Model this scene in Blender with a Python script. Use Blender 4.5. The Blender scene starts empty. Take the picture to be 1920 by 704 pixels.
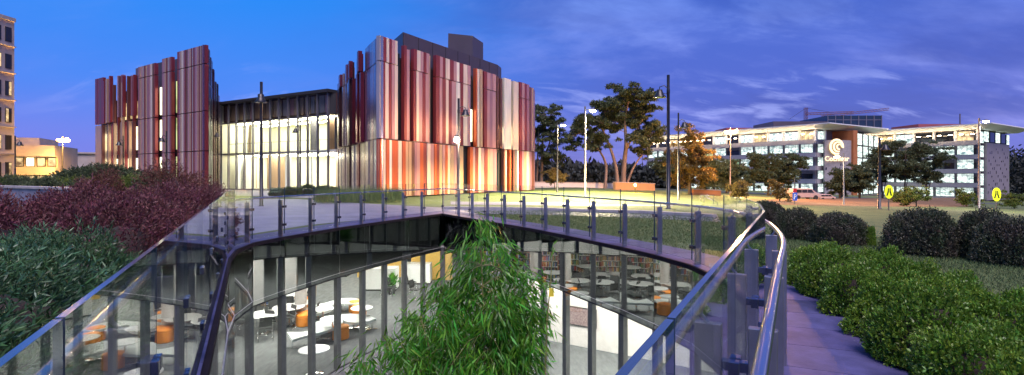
import bpy, bmesh, math, random
import numpy as np
from mathutils import Vector, Matrix
R = math.radians
random.seed(7)
SC = bpy.context.scene
COL = SC.collection
EYE, HZ, FPX = 1.6, 330.0, 1000.0        # eye height; the photograph's horizon row and focal length in its pixels
ORG = {}

# ------------------------------------------------------------------ helpers
def tag(o, label=None, cat=None, group=None, kind=None):
    if label: o['label'] = label
    if cat: o['category'] = cat
    if group: o['group'] = group
    if kind: o['kind'] = kind
    return o

def thing(name, label, cat, loc=(0, 0, 0), group=None, rz=0):
    o = bpy.data.objects.new(name, None); COL.objects.link(o)
    o.location = loc; o.rotation_euler.z = rz
    o.empty_display_size = 0.2
    ORG[o.name] = Vector(loc)
    return tag(o, label, cat, group)

def link(name, me, parent=None, loc=None):
    o = bpy.data.objects.new(name, me); COL.objects.link(o)
    if parent is not None:
        o.parent = parent
    if loc is not None: o.location = loc
    ORG[o.name] = ORG[parent.name].copy() if parent is not None else Vector((0, 0, 0))
    return o

def copy_tree(o, parent=None):
    c = o.copy(); COL.objects.link(c); c.parent = parent
    for ch in list(o.children): copy_tree(ch, c)
    return c

class MB:
    def __init__(s): s.v = []; s.f = []; s.m = []; s.sm = []
    def add(s, vs, fs, m=0, smooth=False):
        b = len(s.v); s.v += [tuple(v) for v in vs]
        for f in fs:
            s.f.append(tuple(i + b for i in f)); s.m.append(m); s.sm.append(smooth)
        return s
    def box(s, x0, y0, z0, x1, y1, z1, m=0):
        x0, x1 = min(x0, x1), max(x0, x1); y0, y1 = min(y0, y1), max(y0, y1); z0, z1 = min(z0, z1), max(z0, z1)
        return s.add([(x0,y0,z0),(x1,y0,z0),(x1,y1,z0),(x0,y1,z0),(x0,y0,z1),(x1,y0,z1),(x1,y1,z1),(x0,y1,z1)],
                     [(0,3,2,1),(4,5,6,7),(0,1,5,4),(1,2,6,5),(2,3,7,6),(3,0,4,7)], m)
    def wallbox(s, p, q, o0, o1, z0, z1, m=0, z0b=None, z1b=None, medge=None):
        """box along p->q between side offsets o0..o1 (left normal positive)"""
        p = Vector((p[0], p[1])); q = Vector((q[0], q[1])); d = (q - p).normalized(); n = Vector((-d.y, d.x))
        a0, b0, b1, a1 = p + n*o0, q + n*o0, q + n*o1, p + n*o1
        if z0b is None: z0b = z0
        if z1b is None: z1b = z1
        vs = [(a0.x,a0.y,z0),(b0.x,b0.y,z0b),(b1.x,b1.y,z0b),(a1.x,a1.y,z0),(a0.x,a0.y,z1),(b0.x,b0.y,z1b),(b1.x,b1.y,z1b),(a1.x,a1.y,z1)]
        if medge is None:
            return s.add(vs, [(0,3,2,1),(4,5,6,7),(0,1,5,4),(1,2,6,5),(2,3,7,6),(3,0,4,7)], m)
        s.add(vs, [(0,1,5,4),(2,3,7,6)], m)
        return s.add(vs, [(0,3,2,1),(4,5,6,7),(1,2,6,5),(3,0,4,7)], medge)
    def prism(s, poly, z0, z1, m=0, mtop=None):
        n = len(poly)
        ar = sum(poly[i][0]*poly[(i+1)%n][1]-poly[(i+1)%n][0]*poly[i][1] for i in range(n))
        if ar < 0: poly = poly[::-1]
        vs = [(p[0],p[1],z0) for p in poly] + [(p[0],p[1],z1) for p in poly]
        s.add(vs, [tuple((i, (i+1)%n, n+(i+1)%n, n+i)) for i in range(n)], m)
        s.add(vs, [tuple(range(n-1,-1,-1)), tuple(range(n, 2*n))], m if mtop is None else mtop)
        return s
    def tube(s, pts, r, n=8, m=0, cap=True):
        pts = [Vector(p) for p in pts]; k = len(pts)
        rs = r if isinstance(r, (list, tuple)) else [r]*k
        vs = []; up = Vector((0, 0, 1))
        prev = None
        for i, p in enumerate(pts):
            t = (pts[min(i+1, k-1)] - pts[max(i-1, 0)]).normalized()
            if prev is None:
                a = t.cross(up)
                if a.length < 1e-3: a = t.cross(Vector((1, 0, 0)))
            else:
                a = prev - t*prev.dot(t)
            a.normalize(); prev = a; b = t.cross(a)
            for j in range(n):
                an = 2*math.pi*j/n
                vs.append(p + (a*math.cos(an) + b*math.sin(an))*rs[i])
        fs = [(i*n+j, i*n+(j+1)%n, (i+1)*n+(j+1)%n, (i+1)*n+j) for i in range(k-1) for j in range(n)]
        s.add(vs, fs, m, True)
        if cap: s.add(vs, [tuple(range(n-1,-1,-1)), tuple(range((k-1)*n, k*n))], m)
        return s
    def lathe(s, prof, c=(0,0,0), n=20, m=0, smooth=True):
        vs = []; k = len(prof)
        for r, z in prof:
            for j in range(n):
                an = 2*math.pi*j/n; vs.append((c[0]+r*math.cos(an), c[1]+r*math.sin(an), c[2]+z))
        fs = [(i*n+j, i*n+(j+1)%n, (i+1)*n+(j+1)%n, (i+1)*n+j) for i in range(k-1) for j in range(n)]
        s.add(vs, fs, m, smooth)
        s.add(vs, [tuple(range(n-1,-1,-1)), tuple(range((k-1)*n, k*n))], m)
        return s
    def build(s, name, mats, parent=None, world=True, bevel=0):
        me = bpy.data.meshes.new(name)
        off = ORG[parent.name] if (parent is not None and world) else Vector((0, 0, 0))
        me.from_pydata([(v[0]-off.x, v[1]-off.y, v[2]-off.z) for v in s.v], [], s.f)
        mats = mats if isinstance(mats, (list, tuple)) else [mats]
        for m in mats: me.materials.append(m)
        me.polygons.foreach_set('material_index', s.m)
        me.polygons.foreach_set('use_smooth', s.sm)
        me.update()
        o = link(name, me, parent)
        if bevel:
            b = o.modifiers.new('bevel', 'BEVEL'); b.width = bevel; b.segments = 2; b.limit_method = 'ANGLE'
        return o

def np_mesh(name, V, F, mats, midx=None):
    me = bpy.data.meshes.new(name)
    n, k = F.shape
    me.vertices.add(len(V)); me.vertices.foreach_set('co', V.astype(np.float32).ravel())
    me.loops.add(n*k); me.loops.foreach_set('vertex_index', F.astype(np.int32).ravel())
    me.polygons.add(n)
    me.polygons.foreach_set('loop_start', np.arange(0, n*k, k, dtype=np.int32))
    me.polygons.foreach_set('loop_total', np.full(n, k, dtype=np.int32))
    for m in (mats if isinstance(mats, (list, tuple)) else [mats]): me.materials.append(m)
    if midx is not None: me.polygons.foreach_set('material_index', midx.astype(np.int32))
    me.update(calc_edges=True); me.validate()
    return me

def ground_z(x): return 0.0 if x <= 9 else -0.045*(min(x, 140)-9)
def GP(px, py):
    a, b = (px-960)/FPX, (py-HZ)/FPX
    D = EYE/b
    if a*D > 9: D = 1.195/(b-0.045*a)
    return Vector((a*D, D, ground_z(a*D)))
def AT(px, py, D): return Vector(((px-960)/FPX*D, D, EYE-(py-HZ)/FPX*D))

def catmull(pts, k=8):
    out = []; n = len(pts); P = [Vector(p) for p in pts]
    for i in range(n-1):
        p0, p1, p2, p3 = P[max(i-1,0)], P[i], P[i+1], P[min(i+2,n-1)]
        for j in range(k):
            t = j/k
            out.append(0.5*((2*p1)+(p2-p0)*t+(2*p0-5*p1+4*p2-p3)*t*t+(3*p1-p0-3*p2+p3)*t**3))
    out.append(P[-1]); return out
def resample(pts, step):
    L = [0]
    for a, b in zip(pts, pts[1:]): L.append(L[-1]+(b-a).length)
    n = max(1, round(L[-1]/step)); out = []; j = 0
    for i in range(n+1):
        s_ = L[-1]*i/n
        while j < len(L)-2 and L[j+1] < s_: j += 1
        t = (s_-L[j])/max(1e-9, L[j+1]-L[j]); out.append(pts[j].lerp(pts[j+1], min(1, t)))
    return out

# ------------------------------------------------------------------ materials
def mat(name, col, rough=0.6, metal=0.0, var=0.0, scale=6.0, bump=0.0, bscale=40.0, island=0.0, spec=None, col2=None, stretch=None, emit=None, es=0, trans=0):
    m = bpy.data.materials.new(name); m.use_nodes = True
    nt = m.node_tree; N = nt.nodes; L = nt.links
    b = N['Principled BSDF']
    b.inputs['Roughness'].default_value = rough; b.inputs['Metallic'].default_value = metal
    if spec is not None: b.inputs['Specular IOR Level'].default_value = spec
    c = (*col, 1)
    b.inputs['Base Color'].default_value = c
    tc = N.new('ShaderNodeTexCoord'); co = tc.outputs['Object']
    if stretch:
        mp = N.new('ShaderNodeMapping'); mp.inputs['Scale'].default_value = stretch
        L.new(co, mp.inputs['Vector']); co = mp.outputs['Vector']
    last = None
    if var or col2:
        no = N.new('ShaderNodeTexNoise'); no.inputs['Scale'].default_value = scale; no.inputs['Detail'].default_value = 6
        no.inputs['Roughness'].default_value = 0.62
        L.new(co, no.inputs['Vector'])
        rp = N.new('ShaderNodeValToRGB'); L.new(no.outputs['Fac'], rp.inputs['Fac'])
        v = var
        rp.color_ramp.elements[0].position = 0.3; rp.color_ramp.elements[1].position = 0.7
        if col2:
            rp.color_ramp.elements[0].color = c; rp.color_ramp.elements[1].color = (*col2, 1)
        else:
            rp.color_ramp.elements[0].color = tuple(x*(1-v) for x in col)+(1,); rp.color_ramp.elements[1].color = tuple(min(1, x*(1+v)) for x in col)+(1,)
        last = rp.outputs['Color']
    if island:
        g = N.new('ShaderNodeNewGeometry')
        hs = N.new('ShaderNodeHueSaturation')
        mr = N.new('ShaderNodeMapRange'); mr.inputs['To Min'].default_value = 1-island; mr.inputs['To Max'].default_value = 1+island
        L.new(g.outputs['Random Per Island'], mr.inputs['Value']); L.new(mr.outputs['Result'], hs.inputs['Value'])
        mh = N.new('ShaderNodeMapRange'); mh.inputs['To Min'].default_value = 0.5-0.05*island; mh.inputs['To Max'].default_value = 0.5+0.05*island
        ml = N.new('ShaderNodeMath'); ml.operation = 'MULTIPLY'; ml.inputs[1].default_value = 7.31
        fr = N.new('ShaderNodeMath'); fr.operation = 'FRACT'
        L.new(g.outputs['Random Per Island'], ml.inputs[0]); L.new(ml.outputs[0], fr.inputs[0]); L.new(fr.outputs[0], mh.inputs['Value'])
        L.new(mh.outputs['Result'], hs.inputs['Hue'])
        if last: L.new(last, hs.inputs['Color'])
        else: hs.inputs['Color'].default_value = c
        last = hs.outputs['Color']
    if last: L.new(last, b.inputs['Base Color'])
    if bump:
        nb = N.new('ShaderNodeTexNoise'); nb.inputs['Scale'].default_value = bscale; nb.inputs['Detail'].default_value = 5
        L.new(co, nb.inputs['Vector'])
        bm = N.new('ShaderNodeBump'); bm.inputs['Strength'].default_value = bump; bm.inputs['Distance'].default_value = 0.02
        L.new(nb.outputs['Fac'], bm.inputs['Height']); L.new(bm.outputs['Normal'], b.inputs['Normal'])
    if emit:
        b.inputs['Emission Color'].default_value = (*emit, 1); b.inputs['Emission Strength'].default_value = es
    if trans:
        tr = N.new('ShaderNodeBsdfTranslucent'); mx = N.new('ShaderNodeMixShader'); mx.inputs[0].default_value = trans
        if last: L.new(last, tr.inputs['Color'])
        else: tr.inputs['Color'].default_value = c
        L.new(b.outputs[0], mx.inputs[1]); L.new(tr.outputs[0], mx.inputs[2]); L.new(mx.outputs[0], N['Material Output'].inputs['Surface'])
    return m

def glass_mat(name, tint=(0.93, 0.96, 0.95), gain=1.0, base=0.04, gloss=(1, 1, 1)):
    m = bpy.data.materials.new(name); m.use_nodes = True
    N = m.node_tree.nodes; L = m.node_tree.links; N.clear()
    out = N.new('ShaderNodeOutputMaterial'); mx = N.new('ShaderNodeMixShader')
    tr = N.new('ShaderNodeBsdfTransparent'); tr.inputs['Color'].default_value = (*tint, 1)
    gl = N.new('ShaderNodeBsdfGlossy'); gl.inputs['Roughness'].default_value = 0.0; gl.inputs['Color'].default_value = (*gloss, 1)
    lw = N.new('ShaderNodeLayerWeight'); lw.inputs['Blend'].default_value = 0.5
    pw = N.new('ShaderNodeMath'); pw.operation = 'POWER'; pw.inputs[1].default_value = 5
    ma = N.new('ShaderNodeMath'); ma.operation = 'MULTIPLY_ADD'; ma.inputs[1].default_value = (1-base)*gain; ma.inputs[2].default_value = base
    ma.use_clamp = True
    L.new(lw.outputs['Facing'], pw.inputs[0]); L.new(pw.outputs[0], ma.inputs[0]); L.new(ma.outputs[0], mx.inputs[0])
    L.new(tr.outputs[0], mx.inputs[1]); L.new(gl.outputs[0], mx.inputs[2]); L.new(mx.outputs[0], out.inputs[0])
    return m

def lit_mat(name, col, strength, scale=(0.5, 0.5, 0.5), lo=0.5, dark=(0.2, 0.25, 0.2)):
    """a lit window: the bright room behind it, uneven with what stands inside"""
    m = bpy.data.materials.new(name); m.use_nodes = True
    N = m.node_tree.nodes; L = m.node_tree.links; N.clear()
    out = N.new('ShaderNodeOutputMaterial'); em = N.new('ShaderNodeEmission'); em.inputs['Strength'].default_value = strength
    ge = N.new('ShaderNodeNewGeometry'); mp = N.new('ShaderNodeMapping'); mp.inputs['Scale'].default_value = scale
    no = N.new('ShaderNodeTexNoise'); no.inputs['Scale'].default_value = 1; no.inputs['Detail'].default_value = 5; no.inputs['Roughness'].default_value = 0.7
    rp = N.new('ShaderNodeValToRGB'); rp.color_ramp.elements[0].position = 0.36; rp.color_ramp.elements[1].position = 0.56
    rp.color_ramp.elements[0].color = (*dark, 1); rp.color_ramp.elements[1].color = (*col, 1)
    L.new(ge.outputs['Position'], mp.inputs['Vector']); L.new(mp.outputs['Vector'], no.inputs['Vector']); L.new(no.outputs['Fac'], rp.inputs['Fac'])
    gl = N.new('ShaderNodeBsdfGlossy'); gl.inputs['Roughness'].default_value = 0.05; ad = N.new('ShaderNodeMixShader'); ad.inputs[0].default_value = 0.08
    L.new(rp.outputs['Color'], em.inputs['Color']); L.new(em.outputs[0], ad.inputs[1]); L.new(gl.outputs[0], ad.inputs[2]); L.new(ad.outputs[0], out.inputs[0])
    return m

M = {}
M['grass'] = mat('grass', (0.045, 0.08, 0.018), 0.9, col2=(0.13, 0.15, 0.045), scale=0.8, bump=0.9, bscale=28)
M['blade'] = mat('grass blade', (0.065, 0.115, 0.035), 0.8, col2=(0.11, 0.15, 0.05), scale=0.9, island=0.5)
M['soil'] = mat('bark mulch', (0.03, 0.02, 0.016), 0.95, var=0.6, scale=25, bump=1.0, bscale=60)
M['mulch'] = mat('red mulch', (0.15, 0.085, 0.035), 0.95, var=0.4, scale=3, bump=0.8, bscale=20)
M['paver'] = mat('paver', (0.062, 0.06, 0.15), 0.62, var=0.35, scale=3.5, bump=0.25, bscale=50, island=0.22)
M['joint'] = mat('paver joint', (0.035, 0.032, 0.06), 0.9)
M['concrete'] = mat('pale concrete', (0.34, 0.31, 0.30), 0.7, var=0.2, scale=2.5, bump=0.2)
M['bluepave'] = mat('plaza paving', (0.20, 0.19, 0.25), 0.5, var=0.25, scale=1.2, bump=0.15)
M['asphalt'] = mat('asphalt', (0.055, 0.055, 0.058), 0.8, var=0.25, scale=4, bump=0.3)
M['coping'] = mat('dark coping', (0.016, 0.013, 0.018), 0.85, spec=0.12, var=0.25, scale=6)
M['steel'] = mat('brushed steel', (0.62, 0.61, 0.63), 0.22, 1.0, var=0.08, scale=14, stretch=(1, 1, 1))
M['post'] = mat('satin steel post', (0.36, 0.35, 0.37), 0.42, 1.0, var=0.1, scale=9)
M['clamp'] = mat('clamp', (0.16, 0.18, 0.26), 0.25, 1.0)
M['glass'] = glass_mat('balustrade glass')
M['pane'] = glass_mat('facade glass', (0.94, 0.97, 0.96), 1.0, 0.04)
M['gedge'] = mat('glass edge', (0.07, 0.12, 0.2), 0.12, 0.55)
M['spandrel'] = mat('mirror spandrel', (0.50, 0.52, 0.53), 0.015, 1.0)
M['fascia'] = mat('black fascia', (0.02, 0.02, 0.026), 0.3)
M['mullion'] = mat('grey mullion', (0.16, 0.165, 0.16), 0.45, 0.3, var=0.12, scale=5)
M['frame'] = mat('dark frame', (0.03, 0.03, 0.033), 0.6, 0.0, spec=0.25)
M['black'] = mat('black paint', (0.014, 0.014, 0.017), 0.38, var=0.3, scale=10)
M['greypole'] = mat('galvanised pole', (0.15, 0.14, 0.135), 0.55, 0.4, var=0.15)
M['carpet'] = mat('grey carpet', (0.115, 0.122, 0.125), 0.95, var=0.3, scale=7, stretch=(1, 0.25, 1), bump=0.2, bscale=90)
M['white'] = mat('white paint', (0.8, 0.8, 0.79), 0.5, var=0.03, scale=2)
M['cwhite'] = mat('ceiling white', (0.78, 0.78, 0.76), 0.8)
M['tablet'] = mat('white laminate', (0.82, 0.82, 0.82), 0.25, var=0.02)
M['bench'] = mat('pale grey vinyl', (0.55, 0.58, 0.58), 0.45, var=0.05, scale=8)
M['orange'] = mat('orange fabric', (0.75, 0.24, 0.02), 0.7, var=0.12, scale=30, bump=0.2, bscale=120)
M['darkfab'] = mat('black fabric', (0.02, 0.02, 0.022), 0.7)
M['chrome'] = mat('chrome', (0.7, 0.7, 0.72), 0.12, 1.0)
M['yellowwall'] = mat('warm accent wall', (0.75, 0.48, 0.12), 0.6, var=0.06)
M['timber'] = mat('pale timber', (0.38, 0.23, 0.11), 0.5, var=0.25, scale=3, stretch=(8, 8, 0.7))
M['courtyard'] = mat('courtyard paving', (0.07, 0.075, 0.075), 0.6, var=0.3, scale=4, bump=0.3)
M['panel_light'] = mat('ceiling light panel', (0.8, 0.8, 0.8), 0.5, emit=(1.0, 0.95, 0.86), es=19)
M['art'] = mat('woven art', (0.09, 0.045, 0.05), 0.8, col2=(0.36, 0.27, 0.27), scale=22, bump=0.3)
for k, c in dict(r=(0.35,0.05,0.04), b=(0.05,0.10,0.26), g=(0.06,0.2,0.09), k=(0.03,0.03,0.035), w=(0.6,0.58,0.52), y=(0.5,0.3,0.06)).items():
    M['book_'+k] = mat('book '+k, c, 0.6)
# cladding of the striped library
def clad(n, c, metal=0.35, rough=0.34): M['clad_'+n] = mat('cladding '+n, c, rough, metal, var=0.16, scale=2.2, stretch=(1.5, 1.5, 0.16), bump=0.04, bscale=1.6)
clad('M', (0.20, 0.030, 0.036)); clad('P', (0.42, 0.23, 0.25)); clad('C', (0.66, 0.55, 0.46)); clad('W', (0.74, 0.70, 0.62))
clad('O', (0.46, 0.085, 0.03)); clad('B', (0.14, 0.055, 0.045)); clad('G', (0.33, 0.29, 0.29)); clad('V', (0.30, 0.15, 0.20)); clad('T', (0.45, 0.30, 0.20))
CLAD2 = []
for n_, c_ in zip('MPCWOBGVT', ((.30,.05,.06),(.62,.40,.42),(.80,.70,.60),(.82,.78,.72),(.46,.12,.06),(.14,.07,.06),(.40,.37,.42),(.34,.20,.29),(.56,.42,.34))):
    CLAD2.append(mat('brushed cladding '+n_, c_, 0.26, 0.85, var=0.06, scale=0.8, stretch=(1.5,1.5,0.25)))
CLAD = [M['clad_'+c] for c in 'MPCWOBGVT']; CI = {c: i for i, c in enumerate('MPCWOBGVT')}
clad('metal', (0.50, 0.44, 0.48), 0.8, 0.24)
M['body'] = mat('dark wall behind cladding', (0.035, 0.028, 0.03), 0.5, var=0.2)
M['penthouse'] = mat('plant room zinc', (0.085, 0.07, 0.082), 0.42, 0.4, var=0.1, scale=0.5)
M['duskglass'] = mat('dark blue glass', (0.04, 0.07, 0.10), 0.06, 0.6)
M['litwin'] = lit_mat('lit library window', (1.0, 0.93, 0.62), 1.9, (0.5, 0.5, 0.6), dark=(0.75, 0.62, 0.3))
M['litgreen'] = lit_mat('lit green blind', (0.55, 0.62, 0.28), 0.75, (0.6, 0.6, 0.5), dark=(0.22, 0.25, 0.1))
M['atrium_light'] = mat('atrium ceiling light', (0.8, 0.8, 0.8), 0.5, emit=(1.0, 0.94, 0.72), es=13)
M['atrium_wall'] = mat('atrium wall', (0.80, 0.78, 0.64), 0.6, var=0.18, scale=0.4, stretch=(2, 2, 0.2))
M['office'] = mat('office concrete', (0.40, 0.37, 0.37), 0.6, var=0.12, scale=0.3)
M['officedark'] = mat('office grey panel', (0.24, 0.21, 0.23), 0.55, var=0.1, scale=0.25)
M['officewhite'] = mat('white roof edge', (0.78, 0.76, 0.74), 0.5)
M['louvre'] = mat('louvre', (0.17, 0.16, 0.18), 0.45, 0.4)
M['litoffice'] = lit_mat('lit office window', (0.86, 1.0, 0.92), 0.85, (0.8, 0.8, 1.6), dark=(0.09, 0.17, 0.18))
M['litgreenoffice'] = lit_mat('green lit office window', (0.55, 0.85, 0.45), 0.5, (0.5, 0.5, 0.7), dark=(0.15, 0.35, 0.2))
M['brickorange'] = mat('terracotta panel', (0.42, 0.15, 0.05), 0.7, var=0.15, scale=0.6)
M['plantred'] = mat('red plant screen', (0.22, 0.05, 0.05), 0.6, var=0.15, scale=0.5)
M['soffit'] = mat('soffit downlight', (0.8, 0.8, 0.78), 0.5, emit=(1.0, 0.74, 0.44), es=30)
M['logo'] = mat('backlit letters', (0.8, 0.75, 0.6), 0.4, emit=(1.0, 0.66, 0.22), es=0.75)
M['oldconcrete'] = mat('old precast concrete', (0.42, 0.36, 0.32), 0.75, var=0.14, scale=0.6)
M['darkwin'] = mat('dark window', (0.03, 0.035, 0.045), 0.08, 0.3)
M['warmwin'] = lit_mat('warm lit window', (1.0, 0.72, 0.35), 0.7, (0.6, 0.6, 0.6), dark=(0.12, 0.07, 0.04))
M['bark'] = mat('pale bark', (0.20, 0.15, 0.12), 0.85, var=0.4, scale=2.5, stretch=(1, 1, 0.3), bump=0.5, bscale=8)
M['darkbark'] = mat('dark bark', (0.10, 0.08, 0.06), 0.9, var=0.3, scale=3, bump=0.5)
M['gumleaf'] = mat('gum leaves', (0.075, 0.098, 0.038), 0.6, island=0.45, trans=0.2)
M['amberleaf'] = mat('autumn leaves', (0.16, 0.11, 0.022), 0.7, island=0.4, trans=0.3)  # amber of the street lamp's light is put into the leaf colour
M['treeleaf'] = mat('tree leaves', (0.07, 0.098, 0.038), 0.7, island=0.45, trans=0.2)
M['brightleaf'] = mat('young leaves', (0.11, 0.16, 0.02), 0.7, island=0.4, trans=0.3)
M['needle'] = mat('needle leaves', (0.03, 0.105, 0.05), 0.42, col2=(0.075, 0.145, 0.04), scale=2.8, island=0.55, trans=0.15)
M['burgundy'] = mat('burgundy leaves', (0.145, 0.03, 0.05), 0.6, col2=(0.10, 0.045, 0.03), scale=2.5, island=0.55, trans=0.15)
M['rustleaf'] = mat('rust brown leaves', (0.13, 0.05, 0.03), 0.65, island=0.45, trans=0.15)
M['hedge'] = mat('hedge leaves', (0.09, 0.22, 0.024), 0.42, col2=(0.19, 0.30, 0.03), scale=3.0, island=0.5, trans=0.3)
M['dome'] = mat('clipped dark leaves', (0.075, 0.05, 0.045), 0.55, col2=(0.05, 0.085, 0.028), scale=2.2, island=0.6, trans=0.1)
M['twig'] = mat('twigs', (0.045, 0.03, 0.025), 0.9)
M['bamboo'] = mat('bamboo leaves', (0.06, 0.26, 0.02), 0.42, col2=(0.12, 0.32, 0.025), scale=3.5, island=0.6, trans=0.42)
M['cane'] = mat('bamboo cane', (0.20, 0.20, 0.07), 0.45, var=0.2)
M['yellowsign'] = mat('fluorescent sign', (0.82, 0.88, 0.02), 0.4, emit=(0.75, 0.85, 0.02), es=0.25)  # faint glow added to the sign face, which has no lamp
M['signblue'] = mat('sign blue', (0.03, 0.13, 0.6), 0.4)
M['signred'] = mat('sign red', (0.55, 0.03, 0.03), 0.4)
M['vanpaint'] = mat('van paint', (0.38, 0.30, 0.28), 0.3)
M['tyre'] = mat('tyre', (0.015, 0.015, 0.015), 0.8)
M['whitewash'] = mat('white rendered wall', (0.66, 0.62, 0.6), 0.7, var=0.08)
M['lamp_white'] = mat('lit white lens', (0.9, 0.9, 0.9), 0.4, emit=(1.0, 0.93, 0.75), es=45)
M['lamp_sodium'] = mat('lit sodium lens', (0.9, 0.7, 0.4), 0.4, emit=(1.0, 0.46, 0.09), es=4.5)
M['lamp_pink'] = mat('lit pink sodium lens', (0.9, 0.6, 0.5), 0.4, emit=(1.0, 0.46, 0.16), es=5)
M['dome_white'] = mat('white globe', (0.85, 0.85, 0.85), 0.3, emit=(1.0, 0.95, 0.85), es=3)
M['tagyellow'] = mat('yellow tag', (0.75, 0.62, 0.05), 0.6)
M['woods'] = mat('far trees', (0.03, 0.036, 0.03), 0.9, island=0.3)
M['craned'] = mat('crane red', (0.20, 0.09, 0.13), 0.5)
# ------------------------------------------------------------------ camera, sky, sun
cam = bpy.data.cameras.new('camera'); co_ = bpy.data.objects.new('camera', cam); COL.objects.link(co_)
co_.location = (0, 0, EYE); co_.rotation_euler = (R(90), 0, 0)
cam.sensor_width = 36; cam.lens = FPX/1920*36; cam.shift_y = -(352-HZ)/1920; cam.clip_start = 0.05; cam.clip_end = 3000
SC.camera = co_
W = bpy.data.worlds.new('World'); SC.world = W; W.use_nodes = True
N = W.node_tree.nodes; L = W.node_tree.links; N.clear()
out = N.new('ShaderNodeOutputWorld')
SUN_EL, SUN_AZ = R(60), R(165)       # last light, behind the camera to its right (clockwise from +Y)
sky = N.new('ShaderNodeTexSky'); sky.sky_type = 'NISHITA'; sky.sun_disc = False; sky.sun_elevation = SUN_EL; sky.sun_rotation = SUN_AZ
bg1 = N.new('ShaderNodeBackground'); bg1.inputs['Strength'].default_value = 0.003
L.new(sky.outputs[0], bg1.inputs['Color'])
tc = N.new('ShaderNodeTexCoord'); sx = N.new('ShaderNodeSeparateXYZ'); L.new(tc.outputs['Generated'], sx.inputs[0])
def ramp(fac, stops):
    r = N.new('ShaderNodeValToRGB'); L.new(fac, r.inputs['Fac'])
    e = r.color_ramp.elements
    while len(e) < len(stops): e.new(0.5)
    for q, (p, c) in zip(e, stops): q.position = p; q.color = (*c, 1)
    return r.outputs['Color']
def mix(fac, a, b, mode='MIX'):
    x = N.new('ShaderNodeMix'); x.data_type = 'RGBA'; x.blend_type = mode
    if isinstance(fac, float): x.inputs[0].default_value = fac
    else: L.new(fac, x.inputs[0])
    L.new(a, x.inputs[6]); L.new(b, x.inputs[7]); return x.outputs[2]
def mrange(v, a, b, c=0, d=1):
    x = N.new('ShaderNodeMapRange'); x.inputs[1].default_value = a; x.inputs[2].default_value = b; x.inputs[3].default_value = c; x.inputs[4].default_value = d
    x.interpolation_type = 'SMOOTHSTEP'; L.new(v, x.inputs[0]); return x.outputs[0]
gl_ = ramp(sx.outputs['Z'], [(0.0, (.15,.15,.60)), (0.06, (.115,.165,.66)), (0.14, (.05,.185,.72)), (0.30, (.008,.20,.74)), (0.7, (.02,.14,.50))])
gr_ = ramp(sx.outputs['Z'], [(0.0, (.145,.15,.54)), (0.06, (.092,.118,.50)), (0.14, (.068,.108,.50)), (0.30, (.05,.115,.52)), (0.7, (.03,.09,.40))])
base = mix(mrange(sx.outputs['X'], -0.45, 0.30), gl_, gr_)
# cloud sheets: direction projected on a plane overhead, so they flatten towards the horizon
az = N.new('ShaderNodeMath'); az.operation = 'ADD'; az.inputs[1].default_value = 0.42; L.new(sx.outputs['Z'], az.inputs[0])
dv = N.new('ShaderNodeVectorMath'); dv.operation = 'DIVIDE'; cb = N.new('ShaderNodeCombineXYZ')
for i in range(3): L.new(az.outputs[0], cb.inputs[i])
L.new(tc.outputs['Generated'], dv.inputs[0]); L.new(cb.outputs[0], dv.inputs[1])
def cloud(scale, detail, rot, off, st=(1, 1, 1), dist=0.6):
    mp = N.new('ShaderNodeMapping'); mp.inputs['Rotation'].default_value = (0, 0, rot); mp.inputs['Location'].default_value = off; mp.inputs['Scale'].default_value = st
    L.new(dv.outputs[0], mp.inputs['Vector'])
    n = N.new('ShaderNodeTexNoise'); n.inputs['Scale'].default_value = scale; n.inputs['Detail'].default_value = detail; n.inputs['Roughness'].default_value = 0.58; n.inputs['Distortion'].default_value = dist
    L.new(mp.outputs[0], n.inputs['Vector']); return n.outputs['Fac']
def mul(a, b):
    x = N.new('ShaderNodeMath'); x.operation = 'MULTIPLY'; L.new(a, x.inputs[0])
    if isinstance(b, float): x.inputs[1].default_value = b
    else: L.new(b, x.inputs[1])
    return x.outputs[0]
c1 = mrange(cloud(1.7, 8, 0.5, (3.1, 1.7, 0), (0.7, 1.3, 1), 0.3), 0.44, 0.66)          # broad veils
c2 = mrange(cloud(4.6, 10, 0.5, (0.4, 5.2, 0), (0.75, 1.3, 1), 0.35), 0.52, 0.72)       # torn wisps
right = mrange(sx.outputs['X'], -0.30, 0.15, 0.12, 1.0)
base = mix(mul(mul(c1, right), 0.75), base, ramp(sx.outputs['Z'], [(0, (.26,.24,.70)), (0.3, (.15,.25,.74))]))
base = mix(mul(mul(c2, right), 0.36), base, ramp(sx.outputs['Z'], [(0, (.40,.33,.74)), (0.12, (.30,.32,.80)), (0.3, (.20,.33,.85))]))
c3 = mrange(cloud(1.9, 8, 0.4, (8.0, 2.2, 0), (0.6, 1.5, 1), 0.3), 0.46, 0.66)           # dark slate banks
base = mix(mul(mul(c3, right), 0.5), base, ramp(sx.outputs['Z'], [(0, (.075,.08,.34)), (0.3, (.03,.065,.36))]))
lowc = mrange(cloud(6.5, 9, 0.1, (1.4, 9.1, 0), (0.6, 1.6, 1), 0.4), 0.50, 0.68)
lowb = mul(lowc, mul(mrange(sx.outputs['Z'], 0.05, 0.10), mrange(sx.outputs['Z'], 0.2, 0.13)))
lowb = mul(lowb, mrange(sx.outputs['X'], -0.72, -0.5))
base = mix(mul(lowb, 0.6), base, ramp(sx.outputs['Z'], [(0, (.36,.36,.80)), (0.2, (.30,.38,.86))]))
bg2 = N.new('ShaderNodeBackground'); bg2.inputs['Strength'].default_value = 0.56; L.new(base, bg2.inputs['Color'])
ad = N.new('ShaderNodeAddShader'); L.new(bg1.outputs[0], ad.inputs[0]); L.new(bg2.outputs[0], ad.inputs[1]); L.new(ad.outputs[0], out.inputs[0])
sun = bpy.data.lights.new('sun', 'SUN'); sun.energy = 2.0; sun.angle = R(35); sun.color = (1.0, 0.84, 0.92)
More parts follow.
